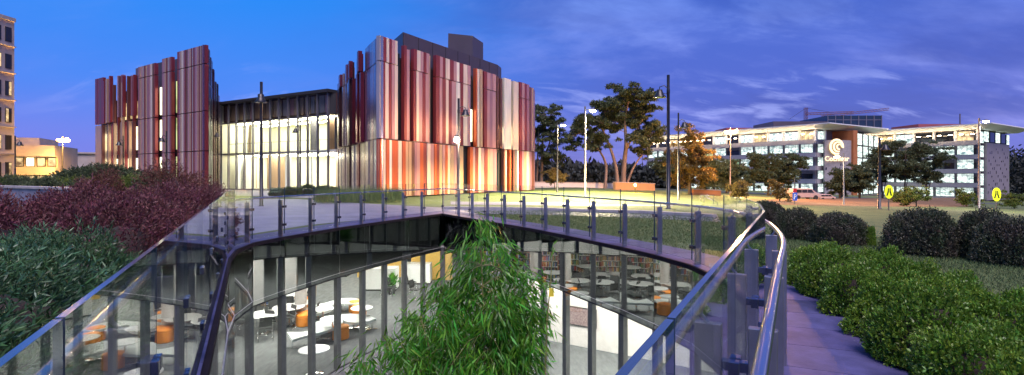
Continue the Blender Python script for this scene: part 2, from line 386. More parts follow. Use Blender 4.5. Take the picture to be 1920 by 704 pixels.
so = bpy.data.objects.new('sun', sun); COL.objects.link(so)
so.rotation_euler = Vector((-math.sin(SUN_AZ)*math.cos(SUN_EL), -math.cos(SUN_AZ)*math.cos(SUN_EL), -math.sin(SUN_EL))).to_track_quat('-Z', 'Y').to_euler()
SC.view_settings.view_transform = 'Standard'; SC.view_settings.look = 'None'; SC.view_settings.exposure = 1.15; SC.view_settings.gamma = 1
SC.view_settings.use_curve_mapping = False
c = SC.cycles
c.use_denoising = True; c.max_bounces = 8; c.diffuse_bounces = 3; c.glossy_bounces = 5; c.transmission_bounces = 4; c.transparent_max_bounces = 40
c.caustics_reflective = False; c.caustics_refractive = False; c.sample_clamp_indirect = 3; c.blur_glossy = 0.3

# ------------------------------------------------------------------ the sunken light well: outline
A_ = (-0.33, 0.02); F_ = (-2.9, 22.2)
right_ = [Vector(p) for p in (A_, (0.9, 2.34))] + catmull([(2.1, 4.6), (2.72, 6.1), (3.12, 7.6), (3.17, 9.3), (2.6, 11.4)], 6) + [Vector((0.7, 15.7)), Vector(F_)]
left_ = [Vector(F_), Vector((-4.1, 19.4))] + catmull([(-5.2, 16.4), (-5.85, 13.9), (-6.08, 12.7), (-5.95, 11.7), (-5.55, 10.57)], 6) + [Vector(A_)]
PANEL = 1.27
rw, lw_ = resample(right_, PANEL), resample(left_, PANEL)
WELL = rw[:-1] + lw_[:-1]            # counter-clockwise loop, corners A and F kept
NW = len(WELL)
def offset(poly, d, lim=2.4):
    out = []; n = len(poly)
    for i in range(n):
        a, p, b = poly[i-1], poly[i], poly[(i+1) % n]
        n1 = (p-a).normalized(); n2 = (b-p).normalized()
        n1 = Vector((n1.y, -n1.x)); n2 = Vector((n2.y, -n2.x))     # outward of a ccw loop
        m = (n1+n2).normalized(); k = min(lim, 1/max(0.2, m.dot(n1)))
        out.append(p + m*d*k)
    return out
def ring(mb, inner, outer, z0, z1, m=0):
    n = len(inner)
    vs = [(p.x, p.y, z) for z in (z0, z1) for P in (inner, outer) for p in P]
    fs = []
    for i in range(n):
        j = (i+1) % n
        fs += [(i, n+i, n+j, j)[::-1], (2*n+i, 3*n+i, 3*n+j, 2*n+j), (n+i, n+j, 3*n+j, 3*n+i), (j, i, 2*n+i, 2*n+j)]
    mb.add(vs, fs, m)
    return mb
def holed(name, outer, hole, z, mats, flip=False):
    bm = bmesh.new()
    def loop(pts):
        vs = [bm.verts.new((p[0], p[1], z)) for p in pts]
        return [bm.edges.new((vs[i], vs[(i+1) % len(vs)])) for i in range(len(vs))]
    es = loop(outer) + loop(hole)
    bmesh.ops.triangle_fill(bm, use_beauty=True, use_dissolve=False, edges=es)
    bmesh.ops.recalc_face_normals(bm, faces=bm.faces)
    up = sum(f.normal.z for f in bm.faces)
    if (up < 0) != flip: bmesh.ops.reverse_faces(bm, faces=bm.faces)
    me = bpy.data.meshes.new(name); bm.to_mesh(me); bm.free()
    me.materials.append(mats); return link(name, me)
hole = offset(WELL, 0.02)
g = holed('ground', [(-700, -60), (9, -60), (9, 1500), (-700, 1500)], hole, 0.0, M['grass']); tag(g, kind='structure')
mb = MB(); mb.add([(9,-60,0), (140,-60,ground_z(140)), (140,1500,ground_z(140)), (9,1500,0)], [(0,1,2,3)]); mb.add([(140,-60,ground_z(140)), (900,-60,ground_z(140)), (900,1500,ground_z(140)), (140,1500,ground_z(140))], [(0,1,2,3)])
tag(mb.build('ground_slope', M['grass']), kind='structure')

def sheet(name, pts, m, lift=0.004, world=False):
    """flat sheet on the ground from corner points (all on one side of x = 9)"""
    mb = MB(); vs = [(p[0], p[1], ground_z(p[0])+lift) for p in pts]
    ar = sum(vs[i][0]*vs[(i+1)%len(vs)][1]-vs[(i+1)%len(vs)][0]*vs[i][1] for i in range(len(vs)))
    if ar < 0: vs = vs[::-1]
    mb.add(vs, [tuple(range(len(vs)))], 0)
    return tag(mb.build(name, m), kind='structure')
# paved strip round the well: slabs with open joints on a darker bed
ring1 = offset(WELL, 0.056); ring2 = offset(WELL, 1.12)
mb = MB()
base_o = [Vector(p) for p in ring2]; base_i = [Vector(p) for p in ring1]
n = NW
mb.add([(p.x, p.y, 0.004) for p in base_i+base_o], [(i, n+i, n+(i+1)%n, (i+1)%n) for i in range(n)])
tag(mb.build('path_bed', M['joint']), kind='structure')
mb = MB()
for i in range(n):
    a0, a1, b0, b1 = base_i[i], base_i[(i+1)%n], base_o[i], base_o[(i+1)%n]
    for k in range(2):
        t0, t1 = k/2+0.0035, (k+1)/2-0.0035
        q = [a0.lerp(a1,t0), b0.lerp(b1,t0), b0.lerp(b1,t1), a0.lerp(a1,t1)]
        mb.prism([(v.x, v.y) for v in q], 0.005, 0.016)
tag(mb.build('path', M['paver']), kind='structure')
# plaza paving beyond, the violet strip to the right, the pale footpath across the lawn
pz = [GP(*p) for p in ((300,372),(560,374),(700,383),(830,390),(1000,392),(1200,398),(1345,405),(1352,417),(1200,409),(1000,403),(830,401))] + [Vector((-4.6,20.6,0)), Vector((-6.6,17.3,0)), Vector((-7.4,13.5,0)), Vector((-9.5,13,0)), Vector((-14,16,0))]
sheet('plaza_paving', pz, M['bluepave'], 0.007)
mb = MB()
kp = [GP(*p) for p in ((830,393),(1000,395),(1200,401),(1340,409))]
for a, b in zip(kp, kp[1:]): mb.wallbox(a, b, -0.18, 0.18, 0.0, 0.14)
tag(mb.build('kerb', M['concrete']), kind='structure')
sheet('footpath', [GP(*p) for p in ((845,378.5),(1060,380),(1262,381),(1262,386.5),(1060,386),(845,384))], M['bluepave'], 0.008)
sheet('mulch_bank', [GP(*p) for p in ((1440,374),(1640,372),(1815,375),(1815,388),(1640,388),(1440,384))], M['mulch'], 0.012)
sheet('road', [(10, 88, 0), (139, 100, 0), (139, 112, 0), (10, 100, 0)], M['asphalt'], 0.006)
sheet('plaza_apron', [(-60,48), (-28,45), (-20,42), (-9,34.5), (-7,36), (-8,37), (-17,52.5), (-34,62), (-60,66)], M['concrete'], 0.005)

# ------------------------------------------------------------------ the light well itself
FZ, SPZ, CZ = -4.3, -1.5, -1.38
fac = thing('courtyard_facade', 'sunken glass facade with grey mullions and a dark mirror band round the open light well', 'glass facade', (-1, 10, FZ))
mb = ring(MB(), offset(WELL, 0.0), offset(WELL, 0.052), -0.06, 0.024); mb.build('coping', M['coping'], fac)
for i in range(NW):
    p, q = WELL[i], WELL[(i+1) % NW]
    d = (q-p).normalized()
    MB().wallbox(p+d*0.008, q-d*0.008, -0.09, -0.06, SPZ+0.017, -0.065).build('spandrel', M['spandrel'], fac)
    MB().wallbox(p+d*0.008, q-d*0.008, -0.085, -0.062, FZ+0.03, SPZ-0.017).build('window_pane', M['pane'], fac)
    b = WELL[i-1]; m = ((q-p).normalized() + (p-b).normalized()).normalized(); nrm = Vector((m.y, -m.x))
    c0 = p + nrm*0.14
    MB().wallbox(c0-m*0.10, c0+m*0.10, -0.06, 0.06, FZ, CZ-0.01).build('mullion', M['mullion'], fac)
mb = MB()
for i in range(NW): mb.wallbox(WELL[i], WELL[(i+1) % NW], -0.092, -0.055, SPZ-0.016, SPZ+0.016)
mb.build('transom', M['frame'], fac)
mb = MB()
for i in range(NW): mb.wallbox(WELL[i], WELL[(i+1) % NW], -0.11, -0.05, FZ, FZ+0.03)
mb.build('sill', M['frame'], fac)

# balustrade
GZ0, GZ1, HRZ = 0.10, 1.30, 1.05
bal = thing('glass_balustrade', 'clear glass balustrade with steel posts and a tubular handrail round the light well', 'balustrade', (-1, 10, 0.05))
gr1 = offset(WELL, 0.07); pr = offset(WELL, 0.185); hr = offset(WELL, 0.215)
for i in range(NW):
    j = (i+1) % NW
    p, q = gr1[i], gr1[j]; d = (q-p).normalized()
    MB().wallbox(p+d*0.007, q-d*0.007, -0.0085, 0.0085, GZ0, GZ1, 0, medge=1).build('glass_panel', [M['glass'], M['gedge']], bal)
for i in range(NW):
    p = pr[i]; nn = (pr[i]-gr1[i]).normalized(); m = Vector((-nn.y, nn.x))
    po = MB().wallbox(p-nn*0.055, p+nn*0.055, -0.022, 0.022, 0.016, 0.97).build('post', M['post'], bal, bevel=0.004)
    for z in (0.33, 0.80):
        mb = MB(); mb.wallbox(gr1[i]-nn*0.02, p-nn*0.05, -0.02, 0.02, z-0.022, z+0.022)
        for s in (-1, 1): mb.wallbox(gr1[i]-nn*0.024+m*0.035*s, gr1[i]+nn*0.03+m*0.035*s, -0.024, 0.024, z-0.03, z+0.03)
        mb.build('clamp', M['clamp'], po, bevel=0.003)
    MB().tube([(p.x, p.y, 0.965), (hr[i].x, hr[i].y, 1.0), (hr[i].x, hr[i].y, 1.035)], 0.009, 6).build('saddle', M['post'], po)
# one continuous tube, smoothed between the posts
sm = []
for seg in (rw, lw_):
    m = len(seg)
    sm.append(seg)
hp = offset(catmull(rw, 4)[:-1] + catmull(lw_, 4)[:-1], 0.215)
hpts = [(p.x, p.y, HRZ) for p in hp]; hpts.append(hpts[0])
MB().tube(hpts, 0.023, 14).build('handrail', M['steel'], bal)

# ------------------------------------------------------------------ the library floor below
room = [(-30, -3), (16, -3), (16, 42), (-30, 42)]
mb = MB().add([(x, y, FZ) for x, y in room], [(0,1,2,3)]); tag(mb.build('library_floor', M['carpet']), kind='structure')
mb = MB(); w2 = offset(WELL, -0.12); mb.add([(p.x, p.y, FZ+0.02) for p in w2], [tuple(range(NW))]); tag(mb.build('courtyard_floor', M['courtyard']), kind='structure')
tag(holed('library_ceiling', room, offset(WELL, 0.05), CZ, M['cwhite'], flip=True), kind='structure')
mb = MB()
for a, b in zip(room, room[1:]+room[:1]): mb.wallbox(a, b, -0.2, 0.0, FZ, CZ)
tag(mb.build('library_wall', M['white']), kind='structure')
k = 0
for x, y in [(-27,6),(-24,12),(-18,9),(-12,7),(-27,18),(-21,17),(-15,14),(-11,12),(-26,24),(-20,23),(-14,20.5),(-9.5,17.2),(-25,30),(-19,29),(-13,26.5),(-8,23.5),(-22,36),(-15,34),(-9,31),(-4,27),(-3,33),(2,24),(2,30),(6,18),(7,24),(6,11),(10,13),(11,20),(7,5.5),(11,6),(2.6,16.2),(4.6,14.2),(6.2,12.2),(5.0,9.5),(0.4,18.2),(-8.5,27.5),(-5.5,22.5),(-7.8,19.6)]:
    k += 1
    t = thing('ceiling_light', 'white recessed ceiling panel lighting the library below the lawn', 'ceiling light', (x, y, CZ-0.04), 'library ceiling lights')
    MB().box(-0.65,-0.65,0.0,0.65,0.65,0.03).build('housing', M['cwhite'], t, world=False)
    MB().box(-0.6,-0.6,-0.012,0.6,0.6,-0.002).build('diffuser', M['panel_light'], t, world=False)

def px_floor(px, py, drop): D = drop*FPX/(py-HZ); return Vector(((px-960)/FPX*D, D))
def Z7(zx, zy): return 360+zx/1.883, HZ+zy/1.883
DROP = EYE-FZ
# white and grey ribbon benches
def ribbon(pts, w, label):
    P = catmull([Vector(p) for p in pts], 6); n = len(P); Lp = []; Rp = []
    for i, p in enumerate(P):
        t = (P[min(i+1,n-1)]-P[max(i-1,0)]).normalized(); nn = Vector((-t.y, t.x)); u = i/(n-1)
        ww = w*(0.72+0.28*math.cos(2*math.pi*u*2.5+0.6))
        Lp.append(p+nn*ww); Rp.append(p-nn*ww)
    t = thing('bench', label, 'bench', (P[0].x, P[0].y, FZ), 'ribbon benches in the library')
    vs = [(p.x,p.y,FZ+z) for z in (0.36,0.45) for S in (Lp,Rp) for p in S]; fs = []
    for i in range(n-1): fs += [(i,i+1,n+i+1,n+i)[::-1], (2*n+i,2*n+i+1,3*n+i+1,3*n+i)[::-1][::-1], (i,2*n+i,2*n+i+1,i+1), (n+i,n+i+1,3*n+i+1,3*n+i)]
    fs += [(0,n,3*n,2*n), (n-1,3*n-1,4*n-1,2*n-1)]
    MB().add(vs, fs).build('seat', M['bench'], t)
    for i in range(1, n-1, 4):
        p = P[i]; mb = MB()
        mb.box(p.x-0.2,p.y-0.03,FZ,p.x+0.2,p.y+0.03,FZ+0.04); mb.box(p.x-0.025,p.y-0.025,FZ+0.04,p.x+0.025,p.y+0.025,FZ+0.36)
        mb.build('leg', M['chrome'], t)
def seatp(zx, zy): px, py = Z7(zx, zy); return px_floor(px, py, DROP-0.45)
ribbon([seatp(*p) for p in ((345,565),(430,550),(480,520),(540,495),(600,505),(640,500))], 0.55, 'long pale ribbon bench nearest the glass, winding past the orange stools')
ribbon([seatp(*p) for p in ((340,480),(420,482),(470,455),(540,442),(600,447))], 0.55, 'pale ribbon bench behind, winding towards the white counters')
ribbon([(-13.5,15.5),(-12.2,16.6),(-11.8,18.0),(-10.4,18.6),(-9.6,17.4)], 0.55, 'pale ribbon bench deep in the left part of the library')
def stool_at(p, label, r=0.29, h=0.47):
    t = thing('stool', label, 'stool', (p[0], p[1], FZ), 'orange drum stools in the library')
    MB().lathe([(r*0.97,0.02),(r,0.04),(r,h-0.10)], n=24).build('drum', M['orange'], t, world=False)
    MB().lathe([(r*0.985,h-0.09),(r,h-0.075),(r,h-0.03),(r*0.95,h),(r*0.6,h+0.012)], n=24).build('cushion', M['orange'], t, world=False)
    MB().lathe([(r*0.9,0.0),(r*0.9,0.02)], n=20).build('base', M['darkfab'], t, world=False)
def st7(zx, zy): px, py = Z7(zx, zy); return px_floor(px, py, DROP)
stool_at(st7(398,468), 'orange drum stool at the far end of the benches beside a round table')
stool_at(st7(395,520), 'orange drum stool standing alone in front of the left bench')
stool_at(st7(525,575), 'orange drum stool close to the glass beside the white pedestal table')
stool_at(st7(508,545), 'orange drum stool half hidden behind the stool by the glass')
stool_at(st7(590,497), 'orange drum stool half under the table next to the bamboo')
stool_at(st7(578,480), 'orange drum stool furthest back beyond the table next to the bamboo')
stool_at((-9.6,15.3), 'orange drum stool in the left part of the library near the round table'); stool_at((-10.2,14.9), 'orange drum stool touching another one in the left part of the library')
stool_at((-8.2,21.0), 'orange drum stool between the two ribbon benches')
def table_at(p, label, r=0.42, h=0.74, grp='round white tables in the library'):
    t = thing('table', label, 'table', (p[0], p[1], FZ), grp)
    MB().lathe([(r-0.015,h-0.03),(r,h-0.02),(r,h-0.006),(r-0.006,h)], n=32).build('tabletop', M['tablet'], t, world=False)
    MB().lathe([(0.035,0.02),(0.03,h-0.03)], n=12).build('stem', M['chrome'], t, world=False)
    MB().lathe([(0.27,0.0),(0.26,0.012),(0.05,0.025)], n=24).build('base', M['chrome'], t, world=False)
table_at(st7(495,575), 'round white pedestal table between the orange stools by the glass')
table_at(px_floor(*Z7(600,466), DROP-0.74), 'round white table over the orange stool next to the bamboo')
table_at(px_floor(*Z7(462,468), DROP-0.74), 'round white table in the crook of the far bench')
table_at(px_floor(*Z7(398,446), DROP-0.74), 'round white table at the far end of the benches')
table_at((-5.9,15.9), 'round white table pressed close to the courtyard glass, lowest in view', 0.45)
table_at((-9.2,14.6), 'round white table beside the pair of orange stools on the left')
table_at((-11.5,13.9), 'round white table deep in the left part of the library')
# counters, pot plant, accent walls at the far end
def counter(px0, px1, py, h, dep, label):
    a = px_floor(px0, py, DROP); b = px_floor(px1, py, DROP); t = thing('counter', label, 'counter', (a.x, a.y, FZ))
    MB().wallbox(a, b, 0, dep, FZ+0.08, FZ+h-0.04).build('front', M['white'], t)
    MB().wallbox(a, b, -0.03, dep+0.03, FZ+h-0.038, FZ+h).build('top', M['tablet'], t)
    MB().wallbox(a, b, 0.04, dep-0.04, FZ, FZ+0.08).build('plinth', M['darkfab'], t)
counter(677, 742, 546, 1.15, 0.8, 'white reception counter in front of the warm coloured wall')
counter(752, 806, 534, 1.1, 0.8, 'white counter to the right of the reception counter, behind the bamboo')
counter(538, 572, 563, 0.95, 0.7, 'low white cabinet beyond the far end of the ribbon bench')
counter(612, 650, 520, 1.0, 0.7, 'white counter in the middle of the library, furthest from the glass')
tag(MB().box(-9.0,31.0,FZ,-6.2,31.15,CZ).build('accent_wall', M['yellowwall']), kind='structure')
tag(MB().box(-5.7,30.2,FZ,-3.4,30.35,CZ).build('accent_wall', M['yellowwall']), kind='structure')
p = px_floor(734, 552, DROP)
t = thing('potted_plant', 'leafy plant in a dark pot beside the white reception counter', 'plant', (p.x, p.y, FZ))
MB().lathe([(0.16,0),(0.22,0.42),(0.2,0.42)], n=16).build('pot', M['darkfab'], t, world=False)
rg = np.random.default_rng(3)
def leafcloud(P, Dr, L_, W_, rng, jit=0.5):
    """one folded diamond leaf per point"""
    n = len(P)
    d = Dr + rng.normal(size=(n,3))*jit; d /= np.linalg.norm(d, axis=1, keepdims=True)+1e-9
    s = np.cross(d, rng.normal(size=(n,3))); s /= np.linalg.norm(s, axis=1, keepdims=True)+1e-9
    l = L_*rng.uniform(0.45, 1.35, (n,1)); w = W_*rng.uniform(0.7, 1.2, (n,1))
    nn = np.cross(d, s)
    V = np.stack([P, P+d*l*0.45+s*w*0.5+nn*w*0.12, P+d*l, P+d*l*0.45-s*w*0.5+nn*w*0.12], 1).reshape(-1,3)
    return V, np.arange(4*n).reshape(n,4)
P = rg.normal(size=(260,3))*np.array([0.06,0.06,0.08])+np.array([0,0,0.5]); Dd = P-np.array([0,0,0.35]); Dd /= np.linalg.norm(Dd,axis=1,keepdims=True)
V, F = leafcloud(P+Dd*rg.uniform(0,0.25,(260,1)), Dd, 0.3, 0.06, rg, 0.4)
link('foliage', np_mesh('foliage', V, F, M['bamboo']), t)

# right-hand room: white partition with a picture
pa, pb = Vector((0.6, 19.6)), Vector((6.2, 15.9))
tag(MB().wallbox(pa, pb, 0, 0.12, FZ, CZ).build('partition_wall', M['whitewash']), kind='structure')
tag(MB().wallbox(pb, (11.5, 9.0), 0, 0.12, FZ, CZ).build('partition_wall', M['whitewash']), kind='structure')
def onwall(px, py):
    a = (px-960)/FPX; d = pb-pa
    tt = (a*pa.y-pa.x)/(d.x-a*d.y); q = pa+d*tt; return q, EYE-(py-HZ)/FPX*q.y
q0, zt = onwall(1066, 573); q1, _ = onwall(1119, 573); _, zb = onwall(1090, 612)
t = thing('picture', 'dark reddish woven picture hanging on the white partition wall', 'picture', (q0.x, q0.y, zb))
MB().wallbox(q0, q1, -0.045, -0.003, zb, zt).build('frame', M['darkfab'], t)
d = (q1-q0).normalized(); MB().wallbox(q0+d*0.04, q1-d*0.04, -0.052, -0.046, zb+0.04, zt-0.04).build('canvas', M['art'], t)
def column(p, label, r=0.24):
    t = thing('column', label, 'column', (p[0], p[1], FZ), 'round concrete columns in the library')
    MB().lathe([(r,0),(r,CZ-FZ-0.004)], n=24).build('shaft', M['concrete'], t, world=False)
    MB().lathe([(r+0.03,0),(r+0.03,0.09)], n=24).build('skirting', M['frame'], t, world=False)
# what the mirror band on the right shows stands in the left part of the room: fold the seen spots back across that wall
mn = Vector((-0.9147, -0.4042)); mp_ = Vector((0.7, 15.7))+mn*-0.09*0
def refl(px, py, drop):
    v = px_floor(px, py, drop); d = (v-mp_).dot(mn); return v-mn*2*d
rt = [(1097,499),(1031,511),(1124,515),(1080,526),(1125,529),(1155,515),(1210,508),(1203,528)]
names = ['behind the left column','beside the bookshelves','in the middle of the reading tables','nearest the low bookcase','nearest the glass among the reading tables','between two columns','furthest left of the reading tables','near the right-hand column']
def chair_proto():
    t = thing('chair', 'black reading chair at a white table', 'chair', (0, 0, FZ), 'black chairs at the reading tables')
    MB().box(-0.23,-0.22,0.43,0.23,0.22,0.47).build('seat', M['darkfab'], t, world=False, bevel=0.015)
    MB().add([(-0.22,0.20,0.52),(0.22,0.20,0.52),(0.20,0.29,0.88),(-0.20,0.29,0.88),(-0.22,0.225,0.52),(0.22,0.225,0.52),(0.20,0.315,0.88),(-0.20,0.315,0.88)],
             [(0,3,2,1),(4,5,6,7),(0,1,5,4),(1,2,6,5),(2,3,7,6),(3,0,4,7)]).build('backrest', M['darkfab'], t, world=False)
    for s in (-1, 1): MB().tube([(s*0.22,0.27,0.6),(s*0.235,0.2,0.42),(s*0.24,0.26,0.01),(s*0.24,-0.22,0.01),(s*0.23,-0.19,0.44)], 0.012, 6).build('leg', M['chrome'], t, world=False)
    return t
ch0 = None
for i, (px, py) in enumerate(rt):
    p = refl(px, py, DROP-0.74)
    LAB = 'black chair at the round white reading table '+names[i]
    table_at(p, 'round white reading table '+names[i], 0.6, 0.74, 'reading tables seen in the mirror band')
    for k, an in enumerate((0.4+i*0.7, 2.4+i*0.7, 4.3+i*0.7)):
        if ch0 is None: ch0 = chair_proto(); c_ = ch0
        else: c_ = copy_tree(ch0)
        c_['label'] = LAB; c_.location = (p.x+0.85*math.cos(an), p.y+0.85*math.sin(an), FZ); c_.rotation_euler.z = an-math.pi/2
for x, y, a_ in ((-6.1,26.0,0.4),(-5.2,27.4,2.2),(-7.0,28.2,3.6),(-4.6,25.6,1.2)):
    c_ = copy_tree(ch0); c_.location = (x, y, FZ); c_.rotation_euler.z = a_; c_['label'] = 'black chair standing by the white reception counters'; c_['group'] = 'black chairs by the counters'
column(refl(1058, 553, DROP), 'round concrete column beside the bookshelves and reading tables', 0.23); column(refl(1215, 540, DROP), 'round concrete column behind the reading tables on the left', 0.22)
def shelf(p, rz, label, w=2.6, h=2.1):
    t = thing('bookshelf', label, 'bookshelf', (p[0], p[1], FZ), rz=rz)
    mb = MB(); mb.box(-w/2,-0.2,0,-w/2+0.03,0.2,h); mb.box(w/2-0.03,-0.2,0,w/2,0.2,h); mb.build('side_panel', M['timber'], t, world=False)
    nz = 6
    for k in range(nz+1): MB().box(-w/2+0.032,-0.18,0.06+k*(h-0.1)/nz,w/2-0.032,0.18,0.085+k*(h-0.1)/nz).build('shelf', M['darkfab'] if h < 1.5 else M['white'], t, world=False)
    MB().box(-w/2+0.032,-0.01,0.0,w/2-0.032,0.01,h-0.01).build('back_panel', M['frame'], t, world=False)
    if h < 1.5: return
    mats = [M['book_'+c] for c in 'rbgkwy']; rr = random.Random(int(p[0]*100)); mb = MB(); c, s_ = math.cos(rz), math.sin(rz)
    for k in range(nz):
        z = 0.087+k*(h-0.1)/nz
        for side in (-1, 1):
            x = -w/2+0.05
            while x < w/2-0.1:
                bw = rr.uniform(0.025, 0.06); bh = rr.uniform(0.2, 0.28)
                if rr.random() < 0.93:
                    y0, y1 = (0.02, 0.17) if side > 0 else (-0.17, -0.02)
                    b = MB().box(x, y0, z, x+bw-0.004, y1, z+bh)
                    mb.add([(p[0]+v[0]*c-v[1]*s_, p[1]+v[0]*s_+v[1]*c, FZ+v[2]) for v in b.v], b.f, rr.randrange(6))
                x += bw
    o = mb.build('books', mats); tag(o, 'rows of books in mixed colours filling the '+label, 'books', kind='stuff')
wang = math.atan2(-4.3, 1.9)          # the right wall's direction, folded shelves stand square to the mirrored view
for i, (px, py, lab) in enumerate(((1040,520,'tall bookshelf left of the reading tables'),(1085,512,'tall bookshelf behind the reading tables'),(1150,512,'tall bookshelf between the columns'),(1000,524,'tall bookshelf nearest the bamboo side'))):
    q = refl(px, py, DROP); shelf((q.x, q.y), 0.95, lab)
# ------------------------------------------------------------------ the striped library building
def on(line, px):
    a = (px-960)/FPX
    for i, (p, q) in enumerate(zip(line, line[1:])):
        d = q-p; den = d.x-a*d.y
        t = (a*p.y-p.x)/den if abs(den) > 1e-9 else -1
        if -1e-6 <= t <= 1+1e-6: return p+d*t
    best = min((abs(p.x/p.y-a), i) for i, p in enumerate(line)); return line[best[1]]
def normal_out(p, q):
    d = (q-p).normalized(); n = Vector((d.y, -d.x)); return n
frnd = random.Random(11)
def stripes(mb, line, px0, px1, code, z0, z1, out=(0.0, 0.035), thick=0.3, ztop_var=0, side=1):
    """boards of sheet metal standing side by side along the wall line"""
    n = len(code)
    wts = [frnd.uniform(0.75, 1.25) for _ in code]; tot = sum(wts); acc = 0
    for c, w in zip(code, wts):
        a = px0+(px1-px0)*acc/tot; acc += w; b = px0+(px1-px0)*acc/tot
        p, q = on(line, a), on(line, b)
        if (q-p).length < 1e-4: continue
        e = frnd.uniform(*out); d = (q-p).normalized()
        zt = z1-frnd.uniform(0, ztop_var)
        if c == '.': continue
        mb.wallbox(p+d*0.012, q-d*0.012, -e*side, (thick-e)*side, z0, zt, CI[c])
Z0, Z1 = 4.15, 4.23
RL = [Vector(p) for p in ((-9.2,37.0),(-4.7,45.5),(1.2,55.2),(2.3,57.3),(2.55,59.2),(2.2,61.5))]
LL = [Vector(p) for p in ((-17.2,52.3),(-9.2,37.0))]
lib = thing('library_building', 'library clad in maroon, pink, cream and orange metal stripes, a glass atrium between two blocks', 'building', (-14, 55, 0))
def upper(mb, line, px0, px1, code, top, seam=9.6, **k):
    if seam: stripes(mb, line, px0, px1, code, Z1, seam-0.03, **k); stripes(mb, line, px0, px1, code, seam+0.03, top, **k)
    else: stripes(mb, line, px0, px1, code, Z1, top, **k)
# right block, long face: upper boards
mb = MB()
for a, b, code, top, kw in (
    (711.3,745.5,'GMCMPC',11.35,{}),(756,761,'M',11.2,dict(seam=0,out=(0.1,0.1))),(762.5,768,'P',11.0,dict(seam=0)),
    (775,805,'MCPMP',11.2,{}),(805.5,813,'T',11.2,dict(seam=0,out=(-0.35,-0.3))),
    (817,882,'MPMCMPWMCP',11.3,{}),(892,899,'OC',11.25,dict(seam=0)),(900,905,'T',11.3,dict(seam=0)),(907,930,'MPVP',11.2,{}),
    (931.5,935,'B',11.1,dict(seam=0)),(938,942,'B',11.0,dict(seam=0)),(945,958,'W',11.15,dict(seam=0)),(962,972,'C',11.1,dict(seam=0)),(974,992.5,'MPMV',11.2,{}),(993.5,999.8,'BVT',11.0,dict(seam=0))):
    if 'seam' not in kw: kw = dict(kw, seam=9.6)
    upper(mb, RL, a, b, code, top, **kw)
mb.wallbox(RL[3], RL[4], 0, 0.3, Z1, 11.0, CI['V']); mb.wallbox(RL[4], RL[5], 0, 0.3, Z1, 11.0, CI['M'])
mb.build('upper_cladding', CLAD, lib)
mb = MB()
stripes(mb, RL, 711.3, 868, 'OCOWOOCOTTBVPORCPOMTPOCTPVT'.replace('R','M'), 0.1, Z0, out=(0,0.05))
stripes(mb, RL, 880, 931, 'OPMCPMTPV', 0.1, Z0, out=(0,0.08)); stripes(mb, RL, 940, 968, 'B.C.O.B.C', 0.1, Z0, out=(0,0.3)); stripes(mb, RL, 973, 999.8, 'MPTCVB', 0.1, Z0, out=(0,0.1))
mb.wallbox(RL[3], RL[4], 0, 0.3, 0.1, Z0, CI['V']); mb.wallbox(RL[4], RL[5], 0, 0.3, 0.1, Z0, CI['M'])
mb.build('lower_cladding', CLAD, lib)
# right block, inner face towards the atrium: brushed boards at stepped depths
mb = MB()
for a, b, code, top, o in ((684.5,711,'PGVGPGVG',11.35,(0,0.03)),(677,684,'MBM',11.2,(0.2,0.5)),(669,676.5,'GPV',11.15,(0,0.1)),(659.5,668.5,'VMOBM',11.0,(0.1,0.6)),(651,659,'GMT',10.9,(0,0.3)),(643,650.5,'BMT',10.7,(0.1,0.5)),(632.5,642.5,'GPGTG',10.5,(0,0.1))):
    stripes(mb, LL, a, b, code, Z1, 9.57, out=o); stripes(mb, LL, a, b, code, 9.63, top, out=o)
mb.build('inner_cladding', CLAD2, lib)
mb = MB(); stripes(mb, LL, 632.5, 711, 'TCGTCBTCGTMTCTCGTWC', 0.1, Z0, out=(0,0.15)); mb.build('inner_cladding', CLAD2, lib)
inset = [Vector(p) for p in ((-9.0,38.2),(-5.2,45.8),(0.7,55.3),(1.7,57.4),(1.9,59.2),(1.6,61.5),(-6,74),(-20,66),(-16.7,52.8))]
MB().prism([(p.x,p.y) for p in inset], 0, 10.2).build('wall', M['body'], lib)
MB().prism([(p.x,p.y) for p in inset], 10.2, 10.35).build('roof', M['penthouse'], lib)
def lit(line, px0, px1, z0, z1, m, depth=0.42, n=1):
    for k in range(n):
        p, q = on(line, px0+(px1-px0)*k/n), on(line, px0+(px1-px0)*(k+1)/n); d = (q-p).normalized()
        f = MB().wallbox(p, q, depth-0.02, depth+0.25, z0, z1).build('window', M['frame'], lib)
        MB().wallbox(p+d*0.06, q-d*0.06, depth-0.03, depth-0.022, z0+0.06, z1-0.06).build('pane', m, f)
for a, b, z0, z1, m in ((883,891,4.6,7.6,'litwin'),(883,891,7.7,10.6,'duskglass'),(905.3,907,4.6,7.2,'litwin'),(931,945,4.7,6.4,'litwin'),(931,945,6.6,10.2,'duskglass'),(958.5,962,4.6,6.6,'litwin'),(972,974,4.6,6.4,'litwin'),
                        (747,755.5,4.6,10.6,'duskglass'),(768.5,774.5,4.6,10.4,'duskglass'),(868.5,879.5,0.6,3.9,'duskglass'),(932,939,0.6,3.9,'duskglass'),(948,972,0.6,3.9,'duskglass')):
    lit(RL, a, b, z0, z1, M[m], 0.32)
